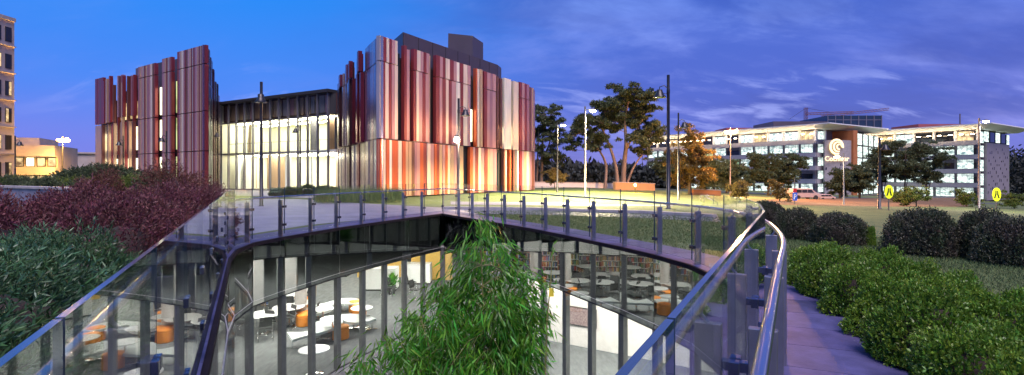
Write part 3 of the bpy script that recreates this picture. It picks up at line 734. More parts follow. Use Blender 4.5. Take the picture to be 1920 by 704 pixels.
# plant rooms on the roof
ph = [(-9.4,46.0),(-7.4,49.6),(-3.4,56.4),(-1.6,59.6),(-1.25,61.3),(-1.9,63.0),(-6,70),(-14,66),(-12.5,52)]
o = MB().prism(ph, 10.35, 14.0).build('plant_room', M['penthouse'], lib)
mb = MB()
for i in range(7):
    a, b = Vector(ph[i]), Vector(ph[i+1]); k = max(1, round((b-a).length/1.9))
    for j in range(k): q = a.lerp(b, j/k); mb.wallbox(q, a.lerp(b, j/k+0.06/max(.1,(b-a).length)), -0.02, 0.02, 10.36, 13.97)
mb.build('seam', M['frame'], o)
c0, c1 = AT(889,108,57), AT(906,108,59)
MB().prism([(-6.6,55.2),(-4.15,56.2),(-3.2,59.2),(-7.2,60)], 14.0, 16.35).build('lift_tower', M['penthouse'], lib)
# left block
FL = [Vector(p) for p in ((-50.6,64.7),(-28.75,50.0))]
IL = [Vector(p) for p in ((-28.75,50.0),(-34.0,62.0))]
S1, S2, S3 = 3.95, 7.7, 12.15
def lpanel(mb, line, a, b, code, top, lows=True, o=(0,0.03), cut=True, **k):
    st = frnd.getstate()
    for z0, z1 in (((0.1, S1-.04),) if lows else ())+((S1+.04, S2-.04), (S2+.04, min(top, S3-.04)))+(((S3+.04, top),) if top > S3+.2 else ()):
        frnd.setstate(st); stripes(mb, line, a, b, code, z0, z1, out=o, **k)
mb = MB()
lpanel(mb, FL, 332.5, 385, 'MVTCVMBPTMGMVPTMTBVM', 13.9)
lpanel(mb, FL, 304, 322, 'VPTMGVM', 13.6); lpanel(mb, FL, 259, 291.5, 'VTPGMTVPCBM', 13.4)
frnd.seed(5)
stripes(mb, FL, 245, 257, 'B.MV.B.M', 8.2, 12.6, out=(0,0.4)); stripes(mb, FL, 223, 238, 'MPBVM', 8.2, 13.0, out=(0,0.4), ztop_var=0.4); stripes(mb, FL, 194, 214, 'MVBTMVM', 7.78, 13.1, out=(0,0.4), ztop_var=0.5)
stripes(mb, FL, 178.5, 193.5, 'MMBM', 7.78, 13.3, out=(0,0.05)); stripes(mb, FL, 179, 196, 'TTC', 0.1, 7.6, out=(0,0.05))
stripes(mb, FL, 196, 259, 'B....T...M....T....B...T...M....T...B...', 0.1, 7.6, out=(0,0.4)); stripes(mb, FL, 214, 259, '..B.....M.....T.....B.....M...', 4, 12, out=(0.2,0.4))
mb.build('upper_cladding', CLAD, lib)
mb = MB(); 
for a, b, code, top in ((385.3,391.5,'VGPG',13.9),(391.7,397,'GPT',13.3),(397.2,402,'MGV',12.6),(402.2,406.5,'TGB',11.7),(406.7,411.8,'GTM',10.7)): lpanel(mb, IL, a, b, code, top, o=(0,0.2)); mb.build('inner_cladding', CLAD2, lib)
lin = [(-50.2,65.2),(-28.95,50.9),(-34.4,62.8),(-40,76),(-52,78)]
MB().prism(lin, 0, 10.3).build('wall', M['body'], lib); MB().prism(lin, 10.3, 10.45).build('roof', M['penthouse'], lib)
MB().prism([(-45.5,64.8),(-44.6,63.2),(-42.5,61.6),(-33.8,56.4),(-34.6,58.6),(-39.5,68),(-45,72)], 10.45, 14.3).build('plant_room', M['penthouse'], lib)
for a, b, z0, z1, m, n in ((196,211,4.5,6.6,'litwin',2),(213,226,4.4,7.5,'litwin',2),(236,259,4.4,7.1,'litwin',3),(196,259,0.5,3.6,'litwin',6),(214,221,8.4,11,'duskglass',1),(214,259,7.9,9.9,'warmwin',5),(224,258,10.1,11.2,'duskglass',4),
                           (293,303,0.6,3.6,'litwin',1),(293,303,4.2,7.5,'litwin',1),(293,303,7.9,10.9,'litwin',1),(323,331.5,0.6,3.6,'litgreen',1),(323,331.5,4.2,7.5,'litgreen',1),(323,331.5,7.9,11.2,'litgreen',1)):
    lit(FL, a, b, z0, z1, M[m], 0.36, n)
for a, b, z0, z1, m, n in ((238,244,4.2,7.5,'litwin',1),): pass
# atrium
AL = [Vector((-33.6,61.4)), Vector((-18.0,52.0))]; an = normal_out(*AL)
D_ = (AL[1]-AL[0]).normalized(); LEN = (AL[1]-AL[0]).length; AH = 9.75
def apt(s, back=0.0): return AL[0]+D_*s-an*back
MB().prism([tuple(apt(-0.6,0.25)), tuple(apt(LEN+1.2,0.25)), tuple(apt(LEN+1.2,12)), tuple(apt(-0.6,12))], 0.0, 0.06).build('floor_slab', M['concrete'], lib)
MB().prism([tuple(apt(-0.4,0.6)), tuple(apt(LEN+1.0,0.6)), tuple(apt(LEN+1.0,7)), tuple(apt(-0.4,7))], 3.95, 4.2).build('floor_slab', M['atrium_wall'], lib)
MB().prism([tuple(apt(-0.9,-0.25)), tuple(apt(LEN+0.3,-0.25)), tuple(apt(LEN+0.3,12)), tuple(apt(-0.9,12))], AH, AH+0.3).build('roof', M['frame'], lib)
MB().prism([tuple(apt(-0.5,0.7)), tuple(apt(LEN+1,0.7)), tuple(apt(LEN+1,11.8)), tuple(apt(-0.5,11.8))], 7.7, 7.85).build('ceiling', M['atrium_wall'], lib)
MB().wallbox(apt(-0.5,0.72), apt(LEN+1,0.72), -0.02, 0.1, 7.7, AH-0.01).build('bulkhead', M['clad_B'], lib)
mb = MB(); frnd.seed(8)
s = 0.2
while s < LEN-0.4:
    w = frnd.uniform(0.35, 0.9); c = frnd.choice('BTCTGTPC')
    mb.wallbox(apt(s,0.55), apt(s+w-0.03,0.55), -0.05, 0.05, 7.9, 9.6, CI[c]); s += w+frnd.uniform(0, 0.3)
mb.build('inner_boards', CLAD, lib)  # boards added to imitate the fins reflected in the upper glass
MB().wallbox(apt(-0.4,7.2), apt(LEN+1,7.2), -0.1, 0.1, 0.07, 7.69).build('back_wall', M['atrium_wall'], lib)
for s in np.arange(1.2, LEN, 3.0):
    for z in (3.9, 7.65):
        for bk in (2.2, 5.0): MB().wallbox(apt(s-0.9,bk), apt(s+0.9,bk), -0.5, 0.5, z-0.05, z-0.01).build('ceiling_light', M['atrium_light'], lib)
for s in (-0.5, LEN+0.95): MB().wallbox(apt(s,0.5), apt(s,7.3), -0.06, 0.06, 0.07, AH-0.01).build('side_wall', M['atrium_wall'], lib)
nb = 12
for k in range(nb+1):
    s = LEN*k/nb
    MB().wallbox(apt(s-0.05), apt(s+0.05), -0.02, 0.22, 0.05, AH-0.01).build('mullion', M['louvre'], lib)
for z in (0.1, 4.02, 7.55): MB().wallbox(apt(0), apt(LEN), 0.02, 0.16, z-0.05, z+0.05).build('transom', M['louvre'], lib)
for k in range(nb):
    for z0, z1 in ((0.16,3.96),(4.08,7.49),(7.61,AH-0.03)):
        MB().wallbox(apt(LEN*k/nb+0.06), apt(LEN*(k+1)/nb-0.06), 0.06, 0.08, z0, z1).build('glass_pane', M['pane'], lib)
frnd.seed(21)
for k in range(13):        # tall blinds and display panels standing behind the glass
    s = frnd.uniform(0.3, LEN-0.9); z0, z1 = frnd.choice(((0.08,3.9),(4.22,7.6))); w = frnd.uniform(0.3, 0.8)
    MB().wallbox(apt(s,frnd.uniform(1.0,3.5)), apt(s+w,frnd.uniform(1.0,3.5)), -0.04, 0.04, z0, z1).build('blind', frnd.choice((M['clad_C'],M['clad_T'],M['white'],M['louvre'])), lib)
mb = MB(); mb.tube([tuple(apt(0.3,0.9))+(5.25,), tuple(apt(LEN-0.3,0.9))+(5.25,)], 0.03, 6)
for s in np.arange(0.4, LEN, 1.3): mb.tube([tuple(apt(s,0.9))+(4.2,), tuple(apt(s,0.9))+(5.25,)], 0.02, 5)
mb.build('gallery_rail', M['louvre'], lib)
# narrow links between atrium and the blocks
MB().wallbox((-18.0,52.05), (-17.15,52.3), 0.1, 0.3, 7.75, 9.7).build('link_wall', M['frame'], lib)

# ------------------------------------------------------------------ old concrete block, far left
ob = thing('office_block', 'pale concrete office block with rows of dark recessed windows at the far left', 'building', (-62, 62, 0))
e0, e1 = Vector((-59.0,60.6)), Vector((-60.65,65.0))
MB().prism([(-75,52),(-60.75,58.5),(-60.65,65.0),(-80,66)], 0, 20.6).build('wall', M['oldconcrete'], ob)
f0, f1 = Vector((-60.75,58.5)), Vector((-60.65,65.0))
for fl in range(6):
    z = 1.5+fl*3.25
    for k in range(5):
        p = f0.lerp(f1, 0.02+k*0.2); q = f0.lerp(f1, 0.14+k*0.2)
        w = MB().wallbox(p, q, -0.06, 0.2, z, z+1.75).build('window', M['frame'], ob)
        MB().wallbox(p.lerp(q,0.06), p.lerp(q,0.48), -0.075, -0.065, z+0.08, z+1.67).build('pane', M['darkwin'] if (fl*5+k) % 7 else M['warmwin'], w)
        MB().wallbox(p.lerp(q,0.54), p.lerp(q,0.94), -0.075, -0.065, z+0.08, z+1.67).build('pane', M['warmwin'] if (fl+k) % 3 == 1 else M['darkwin'], w)
    MB().wallbox(f0, f1, -0.25, 0.0, z-0.55, z-0.42).build('ledge', M['oldconcrete'], ob)
MB().wallbox(f0, f1, -0.2, 0.1, 20.3, 20.75).build('parapet', M['oldconcrete'], ob)

ab = thing('low_building', 'low concrete building glowing orange under the street lamp, with two rows of windows', 'building', (-68, 75, 0))
a0, a1 = Vector((-75.0,72)), Vector((-65.2,76.5))
MB().wallbox(a0, a1, 0, 9, 0, 5.9).build('wall', M['oldconcrete'], ab)
MB().wallbox(a0, a1, -1.1, -0.002, 4.3, 5.9).build('fascia', M['oldconcrete'], ab); MB().wallbox(a0, a1, -1.1, -0.002, 1.7, 2.8).build('fascia', M['oldconcrete'], ab)
MB().wallbox(a0+Vector((1,.5)), a1-Vector((2,.9)), 0.5, 8, 5.95, 7.0).build('roof', M['oldconcrete'], ab)
for k in range(9):
    for z0, z1 in ((2.9,4.2),(0.3,1.6)):
        p, q = a0.lerp(a1, k/9+0.01), a0.lerp(a1, (k+1)/9-0.01)
        w = MB().wallbox(p, q, -0.08, -0.004, z0, z1).build('window', M['frame'], ab)
        MB().wallbox(p.lerp(q,0.08), q.lerp(p,0.08), -0.1, -0.085, z0+0.06, z1-0.06).build('pane', M['warmwin'] if (k*3+int(z0)) % 4 else M['litwin'], w)
bb = thing('hall_building', 'long plain low hall with thin window fins standing beyond the street lamp', 'building', (-85, 104, 0))
a0, a1 = Vector((-90.0,100)), Vector((-77.5,103))
MB().wallbox(a0, a1, 0, 9, 0, 5.8).build('wall', M['oldconcrete'], bb); MB().wallbox(a0, a1, -0.3, 9.3, 5.81, 6.1).build('roof', M['oldconcrete'], bb)
mb = MB()
for k in range(30): p = a0.lerp(a1, k/30); mb.wallbox(p, p+(a1-a0).normalized()*0.12, -0.15, -0.01, 0.3, 3.3)
mb.build('fin', M['whitewash'], bb)
MB().wallbox(a0, a1, -0.008, -0.002, 0.3, 3.3).build('window', M['darkwin'], bb)

# ------------------------------------------------------------------ glass office campus on the right
def office(name, label, c, far, side, zt, gz, nfl, nb, roofbox):
    """c: near corner, far: end of the long face, side: end of the short face"""
    c, far, side = Vector(c), Vector(far), Vector(side)
    t = thing(name, label, 'building', (c.x, c.y, gz))
    back = far+(side-c)
    d = (far-c).normalized(); e = (side-c).normalized()
    poly = [c+(d+e)*0.9, far+(e-d)*0.9, back-(d+e)*0.9, side+(d-e)*0.9]
    MB().prism([(p.x,p.y) for p in poly], gz, zt-0.4).build('wall', M['officedark'], t)
    fh = (zt-gz-0.6)/nfl
    cen = (c+far+side+back)/4
    def grow(p, k): v = p-cen; return p+v.normalized()*k
    rf = [grow(p, 5.2) for p in (c, far, back, side)]; r2 = [grow(p, 2.0) for p in (c, far, back, side)]
    mb = MB(); vs = [(p.x,p.y,zt+0.75) for p in rf]+[(p.x,p.y,zt+1.0) for p in rf]+[(p.x,p.y,zt-0.35) for p in r2]
    mb.add(vs, [(0,1,5,4),(1,2,6,5),(2,3,7,6),(3,0,4,7),(4,5,6,7),(7,6,5,4)[::-1],(0,8,9,1),(1,9,10,2),(2,10,11,3),(3,11,8,0),(8,11,10,9)])
    mb.f.pop(5); mb.m.pop(5); mb.sm.pop(5)
    mb.build('roof', M['officewhite'], t)
    lenf, lens = (far-c).length, (side-c).length
    sgn = 1 if d.x*e.y-d.y*e.x > 0 else -1
    def face(p, q, nbay, floors, lits):
        for f in floors:
            z0 = gz+f*fh; top = f == nfl-1
            MB().wallbox(p, q, -0.25*sg, 0.9*sg, z0-0.1, z0+1.15).build('floor_band', M['office'], t)
            if not top:
                mb = MB()
                for k in range(4): mb.wallbox(p, q, -0.75*sg, -0.30*sg, z0+fh-1.05+k*0.25, z0+fh-0.95+k*0.25)
                mb.build('sunshade', M['louvre'], t)
            for k in range(nbay):
                a, b = p.lerp(q, (k+0.06)/nbay), p.lerp(q, (k+0.94)/nbay)
                m = lits(f, k)
                w = MB().wallbox(a, b, 0.5*sg, 0.85*sg, z0+1.16, z0+fh-0.12).build('window', M['frame'], t)
                mb = MB(); nn = 4
                for j in range(nn): mb.wallbox(a.lerp(b,(j+0.04)/nn), a.lerp(b,(j+0.96)/nn), 0.45*sg, 0.49*sg, z0+1.22, z0+fh-0.2)
                mb.build('pane', m, w)
        for k in range(nbay+1):
            a = p.lerp(q, max(0.001, min(0.999, k/nbay))); dd = (q-p).normalized()
            MB().wallbox(a-dd*0.3, a+dd*0.3, -0.1*sg, 0.5*sg, gz+(nfl-1)*fh+0.56, zt-0.42).build('column', M['officewhite'], t)
            MB().wallbox(a-dd*0.2, a+dd*0.2, 0.0, 0.8*sg, gz, gz+(nfl-1)*fh-0.12).build('pier', M['louvre'], t)
    rr = random.Random(len(label))
    sg = -1 if sgn > 0 else 1
    # left normal of p->q points outward or inward depending on which way the face runs
    def sgn_for(p, q):
        n = Vector((-(q-p).y, (q-p).x)); return 1 if n.dot(cen-(p+q)/2) > 0 else -1
    sg = sgn_for(c, far)
    face(c, far, nb, range(nfl), lambda f, k: (M['litoffice'] if rr.random() < 0.86 else (M['darkwin'] if rr.random() < 0.6 else M['litgreenoffice'])) if f < nfl-1 else M['warmwin' if rr.random() < 0.4 else 'litoffice' if rr.random() < 0.5 else 'darkwin'])
    if nb > 10:
        sg = sgn_for(c, side); face(c, c.lerp(side, 0.17), 1, range(nfl), lambda f, k: M['litoffice'])
    return t, c, far, side, back, cen, fh, sgn_for, rr
t, c, far, side, back, cen, fh, sgn_for, rr = office('office_building', 'long lit office building with a white floating roof and an illuminated emblem', (85.5,150), (50.5,199), (111,166), 15.1, -4.2, 5, 13, None)
# curved pale end panel with emblem and lettering, terracotta tower, glazed slot
p0, p1 = AT(1546,300,149.5), AT(1598,300,152)
P0, P1 = Vector((p0.x,p0.y)), Vector((p1.x,p1.y))
arc = [P0.lerp(P1,u)+Vector((0.30,-0.95))*(2.6*4*u*(1-u)*0.5) for u in np.linspace(0,1,9)]
mb = MB()
for a, b in zip(arc, arc[1:]): mb.wallbox(a, b, 0, 1.0, -4.0, 11.6)
pn = mb.build('end_panel', M['concrete'], t)
rp = random.Random(4); mb = MB()
for k in range(26):
    i = rp.randrange(8); u = rp.uniform(0.1,0.7); a = arc[i].lerp(arc[i+1],u); b = arc[i].lerp(arc[i+1],u+rp.uniform(0.2,0.3)); z = -2.6+(k//4)*1.15+rp.uniform(0,0.2); MB().wallbox(a, b, -0.06, -0.01, z, z+rp.uniform(0.5,0.9)).build('small_window', M['darkwin'], t)
q0, q1 = AT(1600,300,151), AT(1608,300,152)
MB().wallbox((q0.x,q0.y), (q1.x,q1.y), 0, 6, -4.0, 14.5).build('tower', M['brickorange'], t)
q2, q3 = AT(1609,300,153), AT(1650,300,168)
MB().wallbox((q2.x,q2.y), (q3.x,q3.y), 0.6, 8, -4.4, 14.0).build('link_wall', M['officedark'], t)
for f in range(5):
    for k in range(4):
        a = Vector((q2.x,q2.y)).lerp(Vector((q3.x,q3.y)), k/4+0.02); b = Vector((q2.x,q2.y)).lerp(Vector((q3.x,q3.y)), (k+1)/4-0.02)
        w = MB().wallbox(a, b, 0.35, 0.55, -4+f*3.6+0.1, -4+f*3.6+3.5).build('window', M['frame'], t)
        MB().wallbox(a.lerp(b,0.05), b.lerp(a,0.05), 0.3, 0.34, -4+f*3.6+0.2, -4+f*3.6+3.4).build('pane', M['litoffice'], w)
def soffit(c, far, zt, sg, n=26):  # glowing boxes added below the eave to light its underside
    for k in range(n):
        a, b = c.lerp(far,(k+0.1)/n), c.lerp(far,(k+0.42)/n)
        MB().wallbox(a, b, -1.5*sg, -1.2*sg, zt-1.75, zt-1.65).build('soffit_light', M['soffit'], t)
soffit(c, far, 15.1, sgn_for(c, far))
# emblem: three nested crescents over the name
em = MB(); cc = arc[2].lerp(arc[3], 0.3); fx = (arc[4]-arc[1]).normalized(); fn = Vector((fx.y,-fx.x))
def plate(pts2, m=0, th=0.12):
    n = len(pts2); vs = []
    for o_ in (0.25, 0.25+th):
        for u, z in pts2: q = cc+fx*u+fn*o_; vs.append((q.x,q.y,z))
    em.add(vs, [tuple(range(n,2*n)), tuple(range(n-1,-1,-1))]+[(i,(i+1)%n,n+(i+1)%n,n+i) for i in range(n)], m)
for r0, r1, du in ((1.9,2.45,0.0),(1.25,1.62,0.35),(0.6,0.92,0.7)):
    an_ = np.linspace(math.radians(-60), math.radians(238), 22); ring_o = [(du+r1*math.cos(a+0.9)*0.86, 9.7+r1*math.sin(a+0.9)*0.92) for a in an_]; ring_i = [(du+0.14+r0*math.cos(a+0.9)*0.86, 9.7+r0*math.sin(a+0.9)*0.92) for a in an_]
    for i in range(21): plate([ring_o[i],ring_o[i+1],ring_i[i+1],ring_i[i]])
em.build('emblem', M['logo'], t)
cu = bpy.data.curves.new('lettering', 'FONT'); cu.body = 'Cochlear'; cu.size = 1.9; cu.extrude = 0.06; cu.align_x = 'CENTER'; cu.offset = 0.02
tmp = bpy.data.objects.new('lettering', cu); COL.objects.link(tmp); bpy.context.view_layer.update()
me = bpy.data.meshes.new_from_object(tmp.evaluated_get(bpy.context.evaluated_depsgraph_get())); bpy.data.objects.remove(tmp); bpy.data.curves.remove(cu)
me.name = 'lettering'; me.materials.clear(); me.materials.append(M['logo'])
lo = link('lettering', me, t); wp = cc+fn*0.45
lo.rotation_euler = (R(90), 0, math.atan2(fx.y, fx.x)); lo.location = Vector((wp.x, wp.y, 5.75))-ORG[t.name]
# roof boxes
def rbox(parent, px0, px1, py, D, dep, z0, m, nm='plant_room'):
    a, b = AT(px0,py,D), AT(px1,py,D); MB().box(a.x, a.y, z0, b.x, a.y+dep, a.z, 0).build(nm, m, parent)
rbox(t, 1450, 1552, 228, 168, 14, 15.5, M['penthouse']); rbox(t, 1362, 1448, 240, 185, 10, 15.5, M['plantred'])
gt = MB(); a, b = AT(1552,217,185), AT(1653,217,185); gt.box(a.x, a.y, -4, b.x, a.y+18, a.z); g_ = gt.build('glass_tower', M['duskglass'], t)
mb = MB()
for k in range(8): x = a.x+(b.x-a.x)*k/7; mb.box(x-0.12,a.y-0.15,10,x+0.12,a.y-0.01,a.z+0.1)
for z in (12,15,18,21): mb.box(a.x,a.y-0.12,z-0.1,b.x,a.y-0.02,z+0.1)
mb.build('mullion', M['louvre'], g_)
t, c, far, side, back, cen, fh, sgn_for, rr = office('office_building', 'lit office building at the far right with a grey end wall dotted with small windows', (131,150), (113,182), (155,166), 15.1, -5.6, 5, 7, None)
soffit(c, far, 15.1, sgn_for(c, far), 14)
sg = sgn_for(c, side); zt = 15.1-4.0
e0, e1 = c.lerp(side,0.2), c.lerp(side,0.9)
MB().wallbox(e0, e1, -0.5*sg, 0.9*sg, -5.5, zt).build('end_panel', M['officedark'], t)
mb = MB(); rp = random.Random(9)
for k in range(46):
    u = 0.03+(k*7 % 23)/23*0.9+rp.uniform(0,0.01); z = -3.6+(k//4)*1.15+rp.uniform(0,0.15); MB().wallbox(e0.lerp(e1,u), e0.lerp(e1,u+rp.uniform(0.015,0.025)), -0.56*sg, -0.51*sg, z, z+rp.uniform(0.4,0.85)).build('small_window', M['darkwin'], t)
for f in range(5):
    z0 = -5.6+f*fh
    for a, b, m in ((0.0,0.19,M['litoffice']),(0.905,1.0,M['litgreenoffice'] if f in (1,2,3) else M['litoffice'])):
        w = MB().wallbox(c.lerp(side,a), c.lerp(side,b), 0.2*sg, 0.95*sg, z0+0.3, z0+fh-0.15).build('window', M['frame'], t)
        MB().wallbox(c.lerp(side,a+0.008), c.lerp(side,b-0.008), 0.12*sg, 0.19*sg, z0+0.5, z0+fh-0.3).build('pane', m, w)
for k in range(4):
    a, b = e0.lerp(e1,k/4+0.02), e0.lerp(e1,(k+1)/4-0.03)
    w = MB().wallbox(a, b, 0.3*sg, 0.95*sg, zt+0.2, 14.6).build('window', M['frame'], t); MB().wallbox(a.lerp(b,.04), b.lerp(a,.04), 0.22*sg, 0.29*sg, zt+0.4, 14.4).build('pane', M['litoffice'] if k in (0,2) else M['duskglass'], w)
rbox(t, 1722, 1846, 233, 168, 12, 15.5, M['plantred'])
a = AT(1800,228,175); MB().tube([(a.x,a.y,16),(a.x,a.y,a.z+2.5)], 0.2, 6).build('mast', M['louvre'], t)

# crane on the horizon
cr = thing('tower_crane', 'distant red lattice tower crane rising behind the offices', 'crane', tuple(AT(1511,330,400)[:2])+(-6,))
D = 400
def lattice(mb, p, q, w, n):
    p, q = Vector(p), Vector(q); d = (q-p).normalized(); s1 = d.cross(Vector((0,1,0))); s1.normalize()
    o_ = [s1*w, -s1*w]; s2 = d.cross(s1).normalized()*w
    cs = [s1*w+s2, s1*w-s2, -s1*w-s2, -s1*w+s2]
    for v in cs: mb.tube([p+v, q+v], 0.18, 4)
    for k in range(n):
        a, b = p.lerp(q,k/n), p.lerp(q,(k+1)/n)
        for j in range(4): mb.tube([a+cs[j], b+cs[(j+1)%4]], 0.12, 4)
mb = MB(); a = AT(1511,202,D); lattice(mb, (a.x,a.y,-6), tuple(a), 0.9, 26); mb.build('mast', M['craned'], cr)
mb = MB(); lattice(mb, tuple(AT(1511,214,D)), tuple(AT(1600,211,D)), 0.7, 14); mb.build('jib', M['craned'], cr)
mb = MB(); mb.tube([tuple(AT(1511,203,D)), tuple(AT(1560,211,D))], 0.1, 4); mb.tube([tuple(AT(1511,203,D)), tuple(AT(1480,224,D))], 0.1, 4); mb.build('stay', M['frame'], cr)
cr = thing('tower_crane', 'distant crane with a rising red and white jib above the glass tower', 'crane', tuple(AT(1545,330,430)[:2])+(-6,))
mb = MB(); lattice(mb, tuple(AT(1540,219,430)), tuple(AT(1666,205,430)), 0.8, 22); mb.build('jib', M['craned'], cr)
mb = MB(); a = AT(1545,217,430); lattice(mb, (a.x,a.y,-6), tuple(a), 0.9, 22); mb.build('mast', M['craned'], cr)
# ------------------------------------------------------------------ street lamps
def street_lamp(px, D, ytop, label, side=0.0, style='bell', light=None, r=0.075, mpole='black', gz=None):
    x = (px-960)/FPX*D; gz = ground_z(x) if gz is None else gz; h = EYE-(ytop-HZ)/FPX*D-gz
    t = thing('street_lamp', label, 'street lamp', (x, D, gz), 'street lamps')
    mb = MB(); mb.lathe([(r*1.9,0),(r*1.9,0.03),(r*1.25,0.05),(r*1.25,h*0.42),(r,h*0.43),(r,h*0.86),(r*1.12,h*0.865),(r*1.12,h*0.89),(r*0.95,h*0.895),(r*0.95,h)], n=14)
    mb.build('pole', M[mpole], t, world=False)
    if style == 'bell':
        z = h*0.86; ca, sa = math.cos(side), math.sin(side); ox, oy = 0.42*ca, 0.42*sa
        mb = MB(); mb.tube([(0,0,z+0.25),(ox*0.5,oy*0.5,z+0.40),(ox,oy,z+0.32),(ox,oy,z+0.16)], 0.022, 6); mb.tube([(0,0,z-0.02),(ox*0.7,oy*0.7,z+0.02),(ox,oy,z+0.1)], 0.018, 6); mb.build('bracket', M['black'], t, world=False)
        MB().lathe([(0.06,0.2),(0.13,0.19),(0.15,0.08),(0.17,0.06),(0.19,-0.03),(0.31,-0.17),(0.31,-0.19),(0.27,-0.185),(0.15,-0.02)][::-1], (ox,oy,z), 18).build('lamp_shade', M['black'], t, world=False)
        MB().lathe([(0.22,-0.15),(0.25,-0.165),(0.18,-0.19),(0.02,-0.2)][::-1], (ox,oy,z), 14).build('lens', M['dome_white'] if light else M['duskglass'], t, world=False)
        lp = (ox, oy, z-0.4)
    elif style == 'collar':
        z = h*0.85
        MB().lathe([(0.32,-0.12),(0.33,-0.1),(0.2,0.03),(0.2,0.12),(0.15,0.14),(0.16,0.3),(0.1,0.34)], (0,-0.05,z), 18).build('lamp_shade', M['black'], t, world=False)
        lp = (0,0,z)
    else:
        z = h-0.25; ox, oy = 0.6*math.cos(side), 0.6*math.sin(side)
        MB().tube([(0,0,z),(ox*0.7,oy*0.7,z+0.06),(ox,oy,z+0.03)], 0.03, 6).build('bracket', M[mpole], t, world=False)
        MB().lathe([(0.05,0.14),(0.17,0.1),(0.22,0.0),(0.2,-0.02)][::-1], (ox,oy,z), 16).build('lamp_head', M['greypole'], t, world=False)
        MB().lathe([(0.20,0.0),(0.22,-0.05),(0.14,-0.13),(0.02,-0.16)][::-1], (ox,oy,z), 16).build('lens', M[light[0]], t, world=False)
        lp = (ox*1.4, oy*1.4-0.2, z-0.3)
    if light:
        l = bpy.data.lights.new('bulb', 'POINT' if light[0] in ('lamp_sodium', 'lamp_pink') else 'SPOT'); l.energy = light[1]; l.color = light[2]; l.shadow_soft_size = 0.25
        if l.type == 'SPOT': l.spot_size = R(155); l.spot_blend = 0.55
        o = bpy.data.objects.new('bulb', l); COL.objects.link(o); o.parent = t; o.location = lp
    return t
PI = math.pi
street_lamp(490, 28, 154, 'tall black lamp post with a flared collar in front of the atrium', style='collar')
street_lamp(860, 33, 185, 'black lamp post with a bell lamp and white globe before the striped facade', 0.0)
street_lamp(1253, 25.8, 141, 'tallest black lamp post on the lawn, thick, its bell lamp on the left', PI)
street_lamp(1272, 38, 212, 'thin unlit black lamp post with its bell lamp right, before the amber tree', 0.0, r=0.06)
street_lamp(415, 52, 236, 'unlit lamp post with a hanging bell lamp beside the left end of the atrium', PI, r=0.06)
street_lamp(563, 47, 226, 'unlit lamp post with its bell lamp to the left, before the middle of the atrium', PI, r=0.06)
street_lamp(312, 48, 246, 'unlit lamp post with a bell lamp in front of the left striped block', PI, r=0.06)
street_lamp(231, 54, 255, 'unlit lamp post before the lit windows at the left end of the striped building', PI, r=0.06)
street_lamp(28.5, 50, 255, 'black lamp post with a bell lamp at the edge of the concrete office block', 0.0, r=0.06)
WARM = (1.0, 0.80, 0.42); SOD = (1.0, 0.50, 0.10); PINK = (1.0, 0.55, 0.28); COOL = (1.0, 0.9, 0.75)
street_lamp(1097, 38, 200, 'lit grey lamp post with a glowing white lamp, nearest the gum trees on the lawn', 0.3, 'flat', ('lamp_white', 25000, WARM), 0.06, 'greypole')
street_lamp(1045, 50, 229, 'lit dark lamp post just right of the striped building', 0.3, 'flat', ('lamp_white', 13000, WARM), 0.07)
street_lamp(1369, 60, 240, 'pale lamp post with an intense pinkish orange light in front of the long office building', 0.0, 'flat', ('lamp_pink', 13000, (1.0, 0.46, 0.17)), 0.06, 'greypole')
street_lamp(1582, 46, 288, 'short pale lamp post with a white light in front of the emblem panel', PI, 'flat', ('lamp_white', 350, COOL), 0.05, 'greypole')
street_lamp(1836, 48, 222, 'tall lamp post with a bright white lamp in front of the far right office building', 0.0, 'flat', ('lamp_white', 2500, COOL), 0.075, 'greypole')
street_lamp(1649, 38.5, 258, 'thick dark lamp post without a lit lamp between the two yellow crossing signs', 0.0, r=0.085)
# the sodium light on the left, with extra lenses added to widen its glow
t = street_lamp(117, 72.5, 256, 'blazing orange sodium lamp post between the concrete block and the striped building', 0.0, 'flat', ('lamp_sodium', 14000, SOD), 0.07)
for k in range(3):
    an = k*2.09+0.6; MB().lathe([(0.34,0.05),(0.42,-0.1),(0.28,-0.3),(0.04,-0.36)][::-1], (0.45*math.cos(an),0.45*math.sin(an),EYE+0.074*72.5-0.45), 14).build('lens', M['lamp_sodium'], t, world=False)
px_ = 1369; D = 60; x = (px_-960)/FPX*D; zl = EYE+0.088*D
t = bpy.data.objects['street_lamp.011']
for k in range(3):  # added lenses that enlarge the pinkish lamp's glow
    an = k*2.09+0.2; MB().lathe([(0.26,0.04),(0.32,-0.08),(0.2,-0.24),(0.03,-0.28)][::-1], (0.4*math.cos(an),0.4*math.sin(an),zl-ground_z(x)-0.25), 14).build('lens', M['lamp_pink'], t, world=False)
# white camera dome on the pole, given an added glow and bulb
p = AT(856.5, 262, 32.9)
t = thing('globe_lamp', 'small white globe lamp fixed half way up the black pole before the striped facade', 'lamp', tuple(p))
MB().lathe([(0.02,-0.2),(0.13,-0.15),(0.17,-0.02),(0.13,0.1),(0.1,0.14)], n=16).build('globe', M['lamp_white'], t, world=False)
MB().lathe([(0.12,0.145),(0.1,0.24),(0.03,0.27)], n=14).build('cap', M['black'], t, world=False)
l = bpy.data.lights.new('bulb', 'POINT'); l.energy = 520; l.color = (1.0, 0.66, 0.42); l.shadow_soft_size = 0.2  # bulb added at the dome to light the facade
o = bpy.data.objects.new('bulb', l); COL.objects.link(o); o.parent = t; o.location = (0.1, -0.5, -0.1)
